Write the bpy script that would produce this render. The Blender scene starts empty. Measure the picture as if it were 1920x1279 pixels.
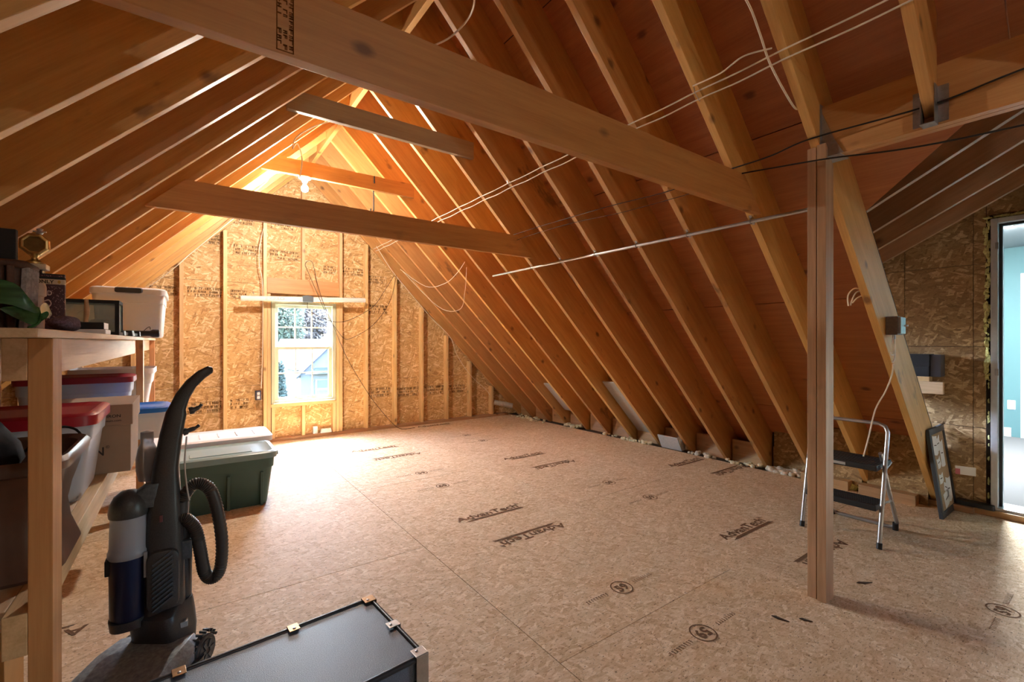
import bpy, bmesh, math, random
from mathutils import Vector, Matrix, Euler
random.seed(7)
SC = bpy.context.scene
COL = SC.collection
PI = math.pi

# ------------------------------------------------------------------ camera, sky, sun, exposure
cd = bpy.data.cameras.new('camera'); cam = bpy.data.objects.new('camera', cd); COL.objects.link(cam)
cd.sensor_width = 36.0; cd.lens = 853.0 / 1920.0 * 36.0; cd.clip_start = 0.02; cd.clip_end = 400
cam.location = (0, 0, 1.22); cam.rotation_euler = (PI / 2, 0, -math.radians(35.79))
SC.camera = cam

world = bpy.data.worlds.new('sky'); SC.world = world; world.use_nodes = True
wn = world.node_tree.nodes; wl = world.node_tree.links
sky = wn.new('ShaderNodeTexSky'); sky.sky_type = 'NISHITA'; sky.sun_disc = False
sky.sun_elevation = math.radians(60); sky.sun_rotation = 0.0; sky.altitude = 100; sky.dust_density = 2.0
wn['Background'].inputs['Strength'].default_value = 9.0
wl.new(sky.outputs['Color'], wn['Background'].inputs['Color'])

sd = bpy.data.lights.new('sun', 'SUN'); sun = bpy.data.objects.new('sun', sd); COL.objects.link(sun)
sd.energy = 60.0; sd.angle = math.radians(2.5); sd.color = (1.0, 0.96, 0.9)
sun.rotation_euler = (-(PI / 2 - math.radians(64)), 0, math.radians(4))

BULB_POWER = 1.0
vs = SC.view_settings
vs.view_transform = 'Standard'; vs.look = 'None'; vs.gamma = 1.0; vs.use_curve_mapping = False
vs.exposure = 0.98
SC.cycles.use_denoising = True
SC.cycles.use_adaptive_sampling = True; SC.cycles.adaptive_threshold = 0.12; SC.cycles.adaptive_min_samples = 16
SC.cycles.max_bounces = 7; SC.cycles.diffuse_bounces = 6; SC.cycles.glossy_bounces = 2
SC.cycles.transmission_bounces = 6; SC.cycles.transparent_max_bounces = 12
SC.cycles.sample_clamp_indirect = 20.0; SC.cycles.caustics_reflective = False; SC.cycles.caustics_refractive = False
SC.cycles.blur_glossy = 1.0

# portals: they only tell the renderer where daylight enters
for px, py, pz, ry, rz, sx_, sy_ in ((1.23, 6.36, 1.08, -PI / 2, 0, 0.75, 1.25), (4.78, -1.40, 1.05, PI / 2, PI / 2, 0.7, 0.6)):
    pd = bpy.data.lights.new('window_portal', 'AREA'); pd.shape = 'RECTANGLE'; pd.size = sx_; pd.size_y = sy_
    pd.cycles.is_portal = True
    po = bpy.data.objects.new('window_portal', pd); COL.objects.link(po)
    po.location = (px, py, pz); po.rotation_euler = (ry, 0, rz)

# ------------------------------------------------------------------ helpers
def srgb(r, g, b):
    f = lambda c: (c / 255.0 / 12.92) if c / 255.0 <= 0.04045 else ((c / 255.0 + 0.055) / 1.055) ** 2.4
    return (f(r), f(g), f(b), 1.0)

class NT:
    def __init__(s, name):
        s.m = bpy.data.materials.new(name); s.m.use_nodes = True
        s.n = s.m.node_tree.nodes; s.l = s.m.node_tree.links
        s.b = s.n['Principled BSDF']; s.out = s.n['Material Output']
    def add(s, t, **kw):
        nd = s.n.new(t)
        for k, v in kw.items(): setattr(nd, k, v)
        return nd
    def link(s, a, b): s.l.new(a, b)
    def val(s, sock, v):
        if hasattr(v, 'is_output') or isinstance(v, bpy.types.NodeSocket): s.link(v, sock)
        else: sock.default_value = v
    def math(s, op, a, b=0.0, c=None):
        nd = s.add('ShaderNodeMath', operation=op)
        s.val(nd.inputs[0], a); s.val(nd.inputs[1], b)
        if c is not None: s.val(nd.inputs[2], c)
        return nd.outputs[0]
    def mix(s, f, a, b, mode='MIX'):
        nd = s.add('ShaderNodeMix', data_type='RGBA', blend_type=mode)
        s.val(nd.inputs[0], f); s.val(nd.inputs[6], a); s.val(nd.inputs[7], b)
        return nd.outputs[2]
    def ramp(s, f, stops, interp='LINEAR'):
        nd = s.add('ShaderNodeValToRGB'); nd.color_ramp.interpolation = interp
        el = nd.color_ramp.elements
        while len(el) < len(stops): el.new(0.5)
        for e, (p, c) in zip(el, stops):
            e.position = p; e.color = c if len(c) == 4 else (*c, 1)
        s.link(f, nd.inputs[0]); return nd.outputs[0]
    def coords(s, rnd=True):
        tc = s.add('ShaderNodeTexCoord'); v = tc.outputs['Object']
        if rnd:
            oi = s.add('ShaderNodeObjectInfo')
            m = s.add('ShaderNodeVectorMath', operation='MULTIPLY'); c = s.add('ShaderNodeCombineXYZ')
            s.link(s.math('MULTIPLY', oi.outputs['Random'], 37.0), c.inputs[0])
            s.link(s.math('MULTIPLY', oi.outputs['Random'], 91.0), c.inputs[1])
            s.link(s.math('MULTIPLY', oi.outputs['Random'], 53.0), c.inputs[2])
            a = s.add('ShaderNodeVectorMath', operation='ADD')
            s.link(v, a.inputs[0]); s.link(c.outputs[0], a.inputs[1]); v = a.outputs[0]
            s.rnd = oi.outputs['Random']
        return v
    def mapping(s, v, scale=(1, 1, 1), rot=(0, 0, 0), loc=(0, 0, 0)):
        m = s.add('ShaderNodeMapping'); m.inputs['Scale'].default_value = scale
        m.inputs['Rotation'].default_value = rot; m.inputs['Location'].default_value = loc
        s.link(v, m.inputs['Vector']); return m.outputs[0]
    def noise(s, v, scale, detail=3, rough=0.5):
        nd = s.add('ShaderNodeTexNoise'); nd.inputs['Scale'].default_value = scale
        nd.inputs['Detail'].default_value = detail; nd.inputs['Roughness'].default_value = rough
        s.link(v, nd.inputs['Vector']); return nd.outputs['Fac']
    def voro(s, v, scale=1.0):
        nd = s.add('ShaderNodeTexVoronoi'); nd.inputs['Scale'].default_value = scale
        s.link(v, nd.inputs['Vector']); return nd
    def bump(s, h, strength=0.2, dist=0.003):
        nd = s.add('ShaderNodeBump'); nd.inputs['Strength'].default_value = strength
        nd.inputs['Distance'].default_value = dist
        s.link(h, nd.inputs['Height']); s.link(nd.outputs[0], s.b.inputs['Normal'])

def flat(name, col, rough=0.5, metal=0.0, spec=0.5, noise=0.0, nscale=40, trans=0.0, alpha=1.0, bump=0.0, emit=None, estr=0.0):
    t = NT(name)
    t.b.inputs['Roughness'].default_value = rough; t.b.inputs['Metallic'].default_value = metal
    t.b.inputs['Specular IOR Level'].default_value = spec
    v = t.coords(False)
    nz = t.noise(v, nscale, 4, 0.6)
    if noise > 0:
        dk = tuple(c * (1 - noise) for c in col[:3]) + (1,); lt = tuple(min(1, c * (1 + noise)) for c in col[:3]) + (1,)
        t.link(t.ramp(nz, [(0.3, dk), (0.7, lt)]), t.b.inputs['Base Color'])
    else:
        t.b.inputs['Base Color'].default_value = col
    if bump > 0: t.bump(nz, bump, 0.002)
    if trans > 0: t.b.inputs['Transmission Weight'].default_value = trans
    if alpha < 1: t.b.inputs['Alpha'].default_value = alpha
    if emit: t.b.inputs['Emission Color'].default_value = emit; t.b.inputs['Emission Strength'].default_value = estr
    return t.m

def lumber(name, dark, light, knot=(0.10, 0.035, 0.012, 1), grey=0.0, stain=0.0, vary=0.30, rough=0.48):
    """softwood: grain along local X, knots, board to board variation"""
    t = NT(name); v = t.coords()
    g1 = t.noise(t.mapping(v, (0.7, 9, 9)), 3.0, 5, 0.6)
    g2 = t.noise(t.mapping(v, (2.0, 60, 60)), 3.0, 2, 0.6)
    g = t.math('ADD', t.math('MULTIPLY', g1, 0.7), t.math('MULTIPLY', g2, 0.3))
    c = t.ramp(g, [(0.33, dark), (0.66, light)])
    vn = t.voro(t.mapping(v, (3.2, 4.6, 4.6)), 1.0)
    kd = t.math('ADD', vn.outputs['Distance'], t.math('MULTIPLY', t.math('SUBTRACT', g1, 0.5), 0.12))
    kf = t.ramp(kd, [(0.045, (1, 1, 1, 1)), (0.125, (0, 0, 0, 1))])
    c = t.mix(t.math('MULTIPLY', kf, 0.8), c, knot)
    if stain > 0:
        sn = t.noise(t.mapping(v, (1.6, 4, 4)), 1.2, 4, 0.65)
        c = t.mix(t.math('MULTIPLY', t.ramp(sn, [(0.64, (0, 0, 0, 1)), (0.70, (1, 1, 1, 1))]), stain), c, (0.09, 0.035, 0.012, 1))
    if grey > 0:
        c = t.mix(grey, c, srgb(176, 165, 150))
    hv = t.add('ShaderNodeHueSaturation')
    t.link(c, hv.inputs['Color'])
    t.link(t.math('ADD', t.math('MULTIPLY', t.rnd, vary), 1.0 - vary / 2), hv.inputs['Value'])
    t.link(t.math('ADD', t.math('MULTIPLY', t.rnd, 0.016), 0.493), hv.inputs['Hue'])
    t.link(hv.outputs[0], t.b.inputs['Base Color'])
    t.b.inputs['Roughness'].default_value = rough; t.b.inputs['Specular IOR Level'].default_value = 0.75
    t.bump(g2, 0.08, 0.002)
    return t.m

def osb(name, cols, rot=(0, 0, 0), fl=(9, 42), dist=0.6, speck=0.5, fine=0.3, big=0.12, rough=0.6, bumpst=0.25, spread=(0.16, 0.76), spec=0.5):
    """strand board: three overlapping layers of long flakes, the highest one shows"""
    t = NT(name); v0 = t.coords()
    v = t.mapping(v0, (1, 1, 1), rot)
    nz = t.add('ShaderNodeTexNoise', noise_dimensions='2D'); nz.inputs['Scale'].default_value = 22; nz.inputs['Detail'].default_value = 2
    t.link(v, nz.inputs['Vector'])
    dm = t.add('ShaderNodeVectorMath', operation='SCALE'); dm.inputs['Scale'].default_value = 0.03 * dist
    t.link(nz.outputs['Color'], dm.inputs[0])
    av = t.add('ShaderNodeVectorMath', operation='ADD'); t.link(v, av.inputs[0]); t.link(dm.outputs[0], av.inputs[1])
    vd = av.outputs[0]
    best = bh = None
    for ang, off in ((0.22, 0.0), (-0.45, 3.1), (1.2, 7.7)):
        vn = t.add('ShaderNodeTexVoronoi', voronoi_dimensions='2D'); vn.inputs['Scale'].default_value = 1.0
        t.link(t.mapping(t.mapping(vd, (1, 1, 1), (0, 0, ang)), (fl[0], fl[1], 1), (0, 0, 0), (off, off * 2, 0)), vn.inputs['Vector'])
        sp = t.add('ShaderNodeSeparateColor'); t.link(vn.outputs['Color'], sp.inputs[0])
        if best is None: best, bh = sp.outputs[0], sp.outputs[1]
        else:
            f = t.math('GREATER_THAN', sp.outputs[1], bh)
            mx = t.add('ShaderNodeMix', data_type='FLOAT'); t.val(mx.inputs[0], f); t.val(mx.inputs[2], best); t.val(mx.inputs[3], sp.outputs[0])
            best = mx.outputs[0]; bh = t.math('MAXIMUM', sp.outputs[1], bh)
    def n2(vec, sc, det, ro):
        nd = t.add('ShaderNodeTexNoise', noise_dimensions='2D'); nd.inputs['Scale'].default_value = sc; nd.inputs['Detail'].default_value = det; nd.inputs['Roughness'].default_value = ro
        t.link(vec, nd.inputs['Vector']); return nd.outputs['Fac']
    fn = n2(t.mapping(v, (22, 90, 1)), 1.6, 3, 0.7)
    bg = n2(v, 1.3, 2, 0.55)
    val = t.math('ADD', t.math('MULTIPLY', best, 1 - fine - big), t.math('ADD', t.math('MULTIPLY', fn, fine), t.math('MULTIPLY', bg, big)))
    n = len(cols) - 1
    c = t.ramp(val, [(spread[0] + (spread[1] - spread[0]) * i / n, k) for i, k in enumerate(cols)])
    if speck > 0:
        sp = n2(t.mapping(v, (55, 130, 1)), 1.0, 2, 0.7)
        c = t.mix(t.math('MULTIPLY', t.ramp(sp, [(0.64, (0, 0, 0, 1)), (0.72, (1, 1, 1, 1))]), speck), c, (0.09, 0.045, 0.02, 1))
    t.link(c, t.b.inputs['Base Color'])
    t.b.inputs['Roughness'].default_value = rough; t.b.inputs['Specular IOR Level'].default_value = spec
    t.bump(val, bumpst, 0.003)
    return t.m

class MB:
    """collects geometry for ONE mesh object"""
    def __init__(s): s.v = []; s.f = []
    def add(s, vs_, fs):
        o = len(s.v); s.v += [tuple(p) for p in vs_]; s.f += [tuple(i + o for i in f) for f in fs]; return s
    def box(s, x0, x1, y0, y1, z0, z1, M=None):
        p = [(x0, y0, z0), (x1, y0, z0), (x1, y1, z0), (x0, y1, z0), (x0, y0, z1), (x1, y0, z1), (x1, y1, z1), (x0, y1, z1)]
        if M is not None: p = [M @ Vector(q) for q in p]
        return s.add(p, [(0, 3, 2, 1), (4, 5, 6, 7), (0, 1, 5, 4), (1, 2, 6, 5), (2, 3, 7, 6), (3, 0, 4, 7)])
    def prism(s, pts, fn, a, b):
        """pts 2D outline (counter-clockwise), fn(p,q,h)->xyz, between heights a and b"""
        n = len(pts)
        vv = [fn(p[0], p[1], a) for p in pts] + [fn(p[0], p[1], b) for p in pts]
        fs = [tuple(range(n))[::-1], tuple(range(n, 2 * n))] + [(i, (i + 1) % n, n + (i + 1) % n, n + i) for i in range(n)]
        return s.add(vv, fs)
    def rings(s, rs, cap0=True, cap1=True, closed=False):
        n = len(rs[0]); vv = [p for r in rs for p in r]; fs = []
        m = len(rs)
        for k in range(m if closed else m - 1):
            a = k * n; b = ((k + 1) % m) * n
            fs += [(a + i, a + (i + 1) % n, b + (i + 1) % n, b + i) for i in range(n)]
        if not closed:
            if cap0: fs.append(tuple(range(n))[::-1])
            if cap1: fs.append(tuple(range((m - 1) * n, m * n)))
        return s.add(vv, fs)
    def tube(s, pts, r, n=8, closed=False, cap=True):
        P = [Vector(p) for p in pts]; m = len(P); rs = []
        rad = r if isinstance(r, (list, tuple)) else [r] * m
        up = None
        for i in range(m):
            if closed: t = P[(i + 1) % m] - P[i - 1]
            else: t = P[min(i + 1, m - 1)] - P[max(i - 1, 0)]
            t.normalize()
            if up is None:
                up = Vector((0, 0, 1)) if abs(t.z) < 0.9 else Vector((1, 0, 0))
            a = up - t * up.dot(t)
            if a.length < 1e-5: a = t.orthogonal()
            a.normalize(); b = t.cross(a); up = a
            rs.append([P[i] + a * (rad[i] * math.cos(2 * PI * k / n)) + b * (rad[i] * math.sin(2 * PI * k / n)) for k in range(n)])
        return s.rings(rs, cap, cap, closed)
    def lathe(s, prof, n=20, c=(0, 0, 0), M=None):
        rs = []
        for r, z in prof:
            ring = [Vector((max(r, 1e-4) * math.cos(2 * PI * k / n), max(r, 1e-4) * math.sin(2 * PI * k / n), z)) for k in range(n)]
            if M is not None: ring = [M @ p for p in ring]
            rs.append([p + Vector(c) for p in ring])
        return s.rings(rs)
    def rr(s, secs, q=4, M=None, cap0=True, cap1=True):
        """rounded-rectangle sections (z, x0, x1, y0, y1, rad) lofted"""
        rs = []
        for z, x0, x1, y0, y1, r in secs:
            r = max(1e-4, min(r, (x1 - x0) / 2 - 1e-4, (y1 - y0) / 2 - 1e-4)); ring = []
            for cx, cy, a0 in ((x1 - r, y1 - r, 0), (x0 + r, y1 - r, PI / 2), (x0 + r, y0 + r, PI), (x1 - r, y0 + r, 1.5 * PI)):
                for k in range(q + 1):
                    a = a0 + k / q * PI / 2
                    ring.append(Vector((cx + r * math.cos(a), cy + r * math.sin(a), z)))
            if M is not None: ring = [M @ p for p in ring]
            rs.append(ring)
        return s.rings(rs, cap0, cap1)
    def mesh(s, name, bevel=0.0, smooth=None):
        me = bpy.data.meshes.new(name); me.from_pydata([tuple(p) for p in s.v], [], s.f); me.update()
        bm = bmesh.new(); bm.from_mesh(me)
        bmesh.ops.recalc_face_normals(bm, faces=bm.faces)
        if bevel > 0:
            es = [e for e in bm.edges if len(e.link_faces) == 2 and e.calc_face_angle(0) > 0.5]
            bmesh.ops.bevel(bm, geom=es, offset=bevel, segments=2, profile=0.6, affect='EDGES', clamp_overlap=True)
        bm.to_mesh(me); bm.free()
        if smooth is not None:
            me.polygons.foreach_set('use_smooth', [True] * len(me.polygons))
            try: me.set_sharp_from_angle(angle=math.radians(smooth))
            except Exception: pass
        return me
    def build(s, name, mat, parent=None, bevel=0.0, smooth=None):
        return put(name, s.mesh(name, bevel, smooth), mat, parent)

def put(name, me, mat, parent=None, M=None):
    if mat is not None and not me.materials: me.materials.append(mat)
    o = bpy.data.objects.new(name, me); COL.objects.link(o)
    if parent is not None: o.parent = parent
    if M is not None: o.matrix_local = M
    return o
def thing(name, label, cat, loc=(0, 0, 0), rotz=0.0, group=None):
    o = bpy.data.objects.new(name, None); COL.objects.link(o); o.empty_display_size = 0.1
    o.location = loc; o.rotation_euler = (0, 0, rotz)
    return tag(o, label, cat, group)
def tag(o, label, cat, group=None):
    o['label'] = label; o['category'] = cat
    if group: o['group'] = group
    return o
def struct(o): o['kind'] = 'structure'; return o
def stuff(o): o['kind'] = 'stuff'; return o
_box = {}
def boxmesh(l, w, h, mat, bevel=0.002):
    k = (round(l, 4), round(w, 4), round(h, 4), mat.name)
    if k not in _box:
        me = MB().box(-l / 2, l / 2, -w / 2, w / 2, -h / 2, h / 2).mesh('board', bevel)
        me.materials.append(mat); _box[k] = me
    return _box[k]
def board(name, p0, p1, w, h, mat, parent, up=(0, 0, 1), bevel=0.002):
    """a sawn board from p0 to p1 (centre line); w across, h along 'up'; grain runs along its length"""
    p0, p1 = Vector(p0), Vector(p1); x = (p1 - p0); l = x.length; x.normalize()
    z = Vector(up); z = z - x * z.dot(x); z.normalize(); y = z.cross(x)
    M = Matrix((x, y, z)).transposed().to_4x4(); M.translation = (p0 + p1) / 2
    return put(name, boxmesh(l, w, h, mat, bevel), mat, parent, M)
def bar(name, x0, x1, y0, y1, z0, z1, mat, parent, axis=None):
    """axis aligned board given by its extents; grain along the longest side"""
    d = [x1 - x0, y1 - y0, z1 - z0]; c = Vector(((x0 + x1) / 2, (y0 + y1) / 2, (z0 + z1) / 2))
    a = axis if axis is not None else d.index(max(d))
    e = Vector((0, 0, 0)); e[a] = d[a] / 2
    up = (0, 0, 1) if a != 2 else (1, 0, 0)
    if a == 0: w, h = d[1], d[2]
    elif a == 1: w, h = d[0], d[2]
    else: w, h = d[1], d[0]
    return board(name, c - e, c + e, w, h, mat, parent, up)
def spline(pts, n=6):
    """Catmull-Rom through the points"""
    P = [Vector(p) for p in pts]; out = []
    for i in range(len(P) - 1):
        a = P[max(i - 1, 0)]; b = P[i]; c = P[i + 1]; d = P[min(i + 2, len(P) - 1)]
        for k in range(n):
            t = k / n
            out.append(0.5 * ((2 * b) + (c - a) * t + (2 * a - 5 * b + 4 * c - d) * t * t + (3 * b - a - 3 * c + d) * t ** 3))
    out.append(P[-1]); return out
def text_mesh(body, size, sx=1.0, extrude=0.0003, bold=0.0, align='LEFT'):
    cu = bpy.data.curves.new('lettering', 'FONT'); cu.body = body; cu.size = size; cu.extrude = extrude
    cu.offset = bold; cu.align_x = align; cu.resolution_u = 3
    o = bpy.data.objects.new('lettering', cu); COL.objects.link(o)
    dg = bpy.context.evaluated_depsgraph_get(); dg.update()
    me = bpy.data.meshes.new_from_object(o.evaluated_get(dg))
    bpy.data.objects.remove(o); bpy.data.curves.remove(cu)
    for p in me.vertices: p.co.x *= sx
    return me
def basis(x, z, loc):
    """matrix whose local X runs along x and local Z (face normal) along z"""
    x = Vector(x).normalized(); z = Vector(z); z = (z - x * z.dot(x)).normalized(); y = z.cross(x)
    M = Matrix((x, y, z)).transposed().to_4x4(); M.translation = loc; return M
def print_band(w, h, seed, rows=3, dens=0.62, frame=True):
    """an illegible ink stamp: rows of short strokes in boxes"""
    r = random.Random(seed); b = MB(); t = 0.0004
    rh = h / rows
    for k in range(rows):
        x = 0.004
        while x < w - 0.006:
            cw = r.uniform(0.006, 0.014); y0 = k * rh + rh * 0.14; y1 = (k + 1) * rh - rh * 0.14
            if r.random() < dens:
                b.box(x, x + cw * 0.35, y0, y1, 0, t)
                if r.random() < 0.7: b.box(x, x + cw, y1 - rh * 0.18, y1, 0, t)
                if r.random() < 0.6: b.box(x, x + cw, (y0 + y1) / 2 - rh * 0.08, (y0 + y1) / 2 + rh * 0.08, 0, t)
                if r.random() < 0.5: b.box(x + cw * 0.7, x + cw, y0, y1, 0, t)
            x += cw * 1.35
    if frame:
        e = 0.0025
        for (a, c, d, f) in ((0, w, 0, e), (0, w, h - e, h), (0, e, 0, h), (w - e, w, 0, h)): b.box(a, c, d, f, 0, t)
    return b

# ------------------------------------------------------------------ materials
M_RAFT = lumber('rafter_wood', (0.50, 0.235, 0.062, 1), (0.66, 0.365, 0.125, 1), stain=0.55)
M_TIE = lumber('tie_wood', (0.42, 0.175, 0.045, 1), (0.56, 0.275, 0.085, 1), stain=0.2)
M_GREYTIE = lumber('weathered_wood', (0.30, 0.21, 0.13, 1), (0.46, 0.36, 0.25, 1), grey=0.35)
M_STUD = lumber('stud_wood', (0.62, 0.38, 0.15, 1), (0.80, 0.56, 0.28, 1), vary=0.15)
M_POST = lumber('post_wood', (0.36, 0.20, 0.10, 1), (0.54, 0.34, 0.20, 1), stain=0.35, vary=0.2)
M_HEAD = lumber('header_wood', (0.50, 0.235, 0.075, 1), (0.64, 0.35, 0.14, 1), vary=0.1)
M_PALE = lumber('shelf_wood', (0.52, 0.32, 0.16, 1), (0.72, 0.50, 0.30, 1), vary=0.15)
M_SHELFP = lumber('shelf_post_wood', (0.46, 0.20, 0.065, 1), (0.60, 0.31, 0.12, 1), vary=0.12)
M_PLATE = lumber('plate_wood', (0.36, 0.19, 0.08, 1), (0.52, 0.31, 0.15, 1), vary=0.2)
M_PLY = lumber('roof_plywood', (0.42, 0.135, 0.045, 1), (0.56, 0.225, 0.085, 1), vary=0.16, knot=(0.14, 0.04, 0.02, 1))
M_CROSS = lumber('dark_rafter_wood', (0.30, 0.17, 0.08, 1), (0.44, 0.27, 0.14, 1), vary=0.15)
M_CHAR = flat('roof_felt', (0.05, 0.035, 0.025, 1), 0.9, noise=0.2)
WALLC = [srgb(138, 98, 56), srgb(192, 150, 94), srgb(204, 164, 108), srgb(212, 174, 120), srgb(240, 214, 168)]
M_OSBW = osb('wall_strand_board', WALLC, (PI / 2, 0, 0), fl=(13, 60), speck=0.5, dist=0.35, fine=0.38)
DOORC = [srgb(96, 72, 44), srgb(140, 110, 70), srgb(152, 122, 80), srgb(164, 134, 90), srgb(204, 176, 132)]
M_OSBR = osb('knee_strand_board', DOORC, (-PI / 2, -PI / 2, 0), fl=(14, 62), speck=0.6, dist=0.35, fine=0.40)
FLOORC = [srgb(170, 136, 102), srgb(202, 172, 136), srgb(213, 186, 152), srgb(221, 197, 166), srgb(242, 224, 198)]
M_OSBF = osb('floor_strand_board', FLOORC, fl=(22, 66), speck=0.8, fine=0.50, big=0.14, bumpst=0.12, spread=(0.20, 0.77), rough=0.72, spec=0.3)
M_INK = flat('brown_ink', srgb(118, 90, 68), 0.9, spec=0.1, noise=0.35, nscale=120)
M_INKW = flat('dark_ink', srgb(72, 44, 22), 0.9, spec=0.1, noise=0.3, nscale=120)
M_DIRT = flat('subfloor_dark', (0.05, 0.032, 0.02, 1), 0.95, noise=0.3)
M_WHITEP = flat('white_plastic', srgb(232, 234, 238), 0.4, noise=0.03, nscale=6)
M_CABLE = flat('white_cable_jacket', srgb(236, 226, 208), 0.5)
M_CABLEB = flat('black_cable_jacket', srgb(30, 26, 24), 0.5)
M_CABLEBR = flat('brown_cable_jacket', srgb(62, 40, 22), 0.5)
M_STEEL = flat('galvanised_steel', srgb(176, 178, 180), 0.38, 0.9, noise=0.12, nscale=60)
M_ALU = flat('aluminium_tube', srgb(190, 192, 196), 0.32, 0.85, noise=0.05)
M_BLACK = flat('black_plastic', srgb(34, 34, 36), 0.42, noise=0.15, nscale=200, bump=0.1)
M_BLACKM = flat('matt_black', srgb(26, 26, 28), 0.75, noise=0.2, nscale=150)
M_VINYLF = flat('window_vinyl', srgb(196, 200, 172), 0.45)
M_VINYLW = flat('window_vinyl_white', srgb(226, 228, 222), 0.4)
M_INSUL = flat('mineral_fluff', srgb(214, 206, 176), 1.0, spec=0.0, noise=0.35, nscale=60, bump=0.6)

# ================================================================== STRUCTURE
RX, RZ = 1.215, 3.345            # ridge line, underside of rafters there (45 degree roof)
UR, UL = 4.56, 2.13              # right underside: x+z=UR   left underside: z-x=UL
DV = 0.404                       # rafter depth measured vertically
YK = [0.907 + 0.4064 * k for k in range(14)]
Y0, Y1 = -2.70, 6.23

def clip(poly, a, b, c):
    """keep a*x+b*y<=c"""
    out = []
    for i in range(len(poly)):
        p, q = poly[i], poly[(i + 1) % len(poly)]
        dp = a * p[0] + b * p[1] - c; dq = a * q[0] + b * q[1] - c
        if dp <= 0: out.append(p)
        if (dp < 0 < dq) or (dq < 0 < dp):
            t = dp / (dp - dq); out.append((p[0] + t * (q[0] - p[0]), p[1] + t * (q[1] - p[1])))
    return out
def gable(poly, e=0.0):
    return clip(clip(poly, -1, 1, UL + DV + e), 1, 1, UR + DV + e)

# ---------------- floor
fl = struct(MB().box(-2.7, 5.3, Y0 - 0.1, 6.40, -0.24, -0.024).build('floor', M_DIRT))
xe = [-2.2, -1.285, -0.065, 1.155, 2.375, 3.595, 4.45]
for i in range(6):
    ys = sorted([1.29 + 2.44 * n for n in range(-3, 4)] if i % 2 == 1 else [2.49 + 2.44 * n for n in range(-3, 4)])
    ys = [Y0] + [y for y in ys if Y0 + 0.05 < y < 6.1] + [6.225]
    for a, b in zip(ys, ys[1:]):
        x1 = xe[i + 1]
        if i == 5 and b < 1.6: x1 = 4.6
        elif i == 5: x1 = 4.45 + random.uniform(-0.03, 0.02)
        MB().box(xe[i] + 0.0013, x1 - 0.0013, a + 0.0013, b - 0.0013, -0.023, 0).build('floor_panel', M_OSBF, fl, bevel=0.0012)
bar('floor_panel', 4.44, 4.6, 0.2, 1.3, -0.022, -0.002, M_OSBF, fl)

# printed lettering on the floor sheets
adv = text_mesh('AdvanTech', 0.115, 1.03, bold=0.0022)
w_ = max(v.co.x for v in adv.vertices); k_ = 0.50 / w_
for v in adv.vertices: v.co.x *= k_; v.co.y = v.co.y * 0.80 + 0.034
advm = MB(); advm.v = [tuple(v.co) for v in adv.vertices]; advm.f = [tuple(p.vertices) for p in adv.polygons]
advm.add([(0.03, 0.0, 0.0004), (0.53, 0.0, 0.0004), (0.50, 0.022, 0.0004), (0.10, 0.022, 0.0004)], [(0, 1, 2, 3)])
advm.add([(0.50, 0.11, 0.0004), (0.535, 0.075, 0.0004), (0.50, 0.085, 0.0004)], [(0, 1, 2)])
adv_me = advm.mesh('sheet_stamp'); adv_me.materials.append(M_INK)
def adv_at(x0, y, flip):
    if flip: M = Matrix.Translation((x0 + 0.535, y, 0.0012)) @ Matrix.Rotation(PI, 4, 'Z')
    else: M = Matrix.Translation((x0, y, 0.0012))
    put('sheet_stamp', adv_me, M_INK, fl, M)
for x0, y, f in ((1.50, 2.655, 0), (1.515, 2.315, 1), (2.70, 1.46, 0), (2.72, 1.13, 1), (2.67, 3.79, 0), (2.70, 3.45, 1),
                 (1.49, 5.03, 0), (1.56, 4.66, 1), (3.84, 2.64, 0), (3.91, 2.33, 1), (-0.87, 2.69, 1), (2.68, 5.95, 0)):
    adv_at(x0, y, f)
num = text_mesh('59', 0.072, 1.0, bold=0.002, align='CENTER')
ring = MB()
for r0, r1 in ((0.050, 0.0565),):
    n = 28; vv = []
    for k in range(n):
        a = 2 * PI * k / n
        vv += [(r0 * math.cos(a), r0 * math.sin(a), 0.0003), (r1 * math.cos(a), r1 * math.sin(a), 0.0003)]
    ring.add(vv, [(2 * k, 2 * k + 1, (2 * k + 3) % (2 * n), (2 * k + 2) % (2 * n)) for k in range(n)])
ring.v += []; o_ = len(ring.v)
ring.add([(v.co.x, v.co.y - 0.025, v.co.z) for v in num.vertices], [tuple(p.vertices) for p in num.polygons])
for q in range(9):
    x = -0.10 - q * 0.016
    ring.box(x - 0.009, x - 0.006, -0.008, 0.012, 0, 0.0004); ring.box(x - 0.009, x, 0.008, 0.011, 0, 0.0004)
    x = 0.09 + q * 0.016
    ring.box(x, x + 0.003, -0.008, 0.012, 0, 0.0004); ring.box(x, x + 0.008, -0.008, -0.005, 0, 0.0004)
ring_me = ring.mesh('grade_stamp'); ring_me.materials.append(M_INK)
for x, y, a in ((1.757, 1.509, 0), (1.76, 1.075, PI), (2.95, 2.249, 0), (1.768, 3.451, PI), (2.97, 2.69, 0), (1.78, 3.90, 0), (2.97, 4.73, 0), (2.97, 5.12, PI), (3.005, 0.371, 0)):
    put('grade_stamp', ring_me, M_INK, fl, Matrix.Translation((x, y, 0.0012)) @ Matrix.Rotation(a, 4, 'Z'))

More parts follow.
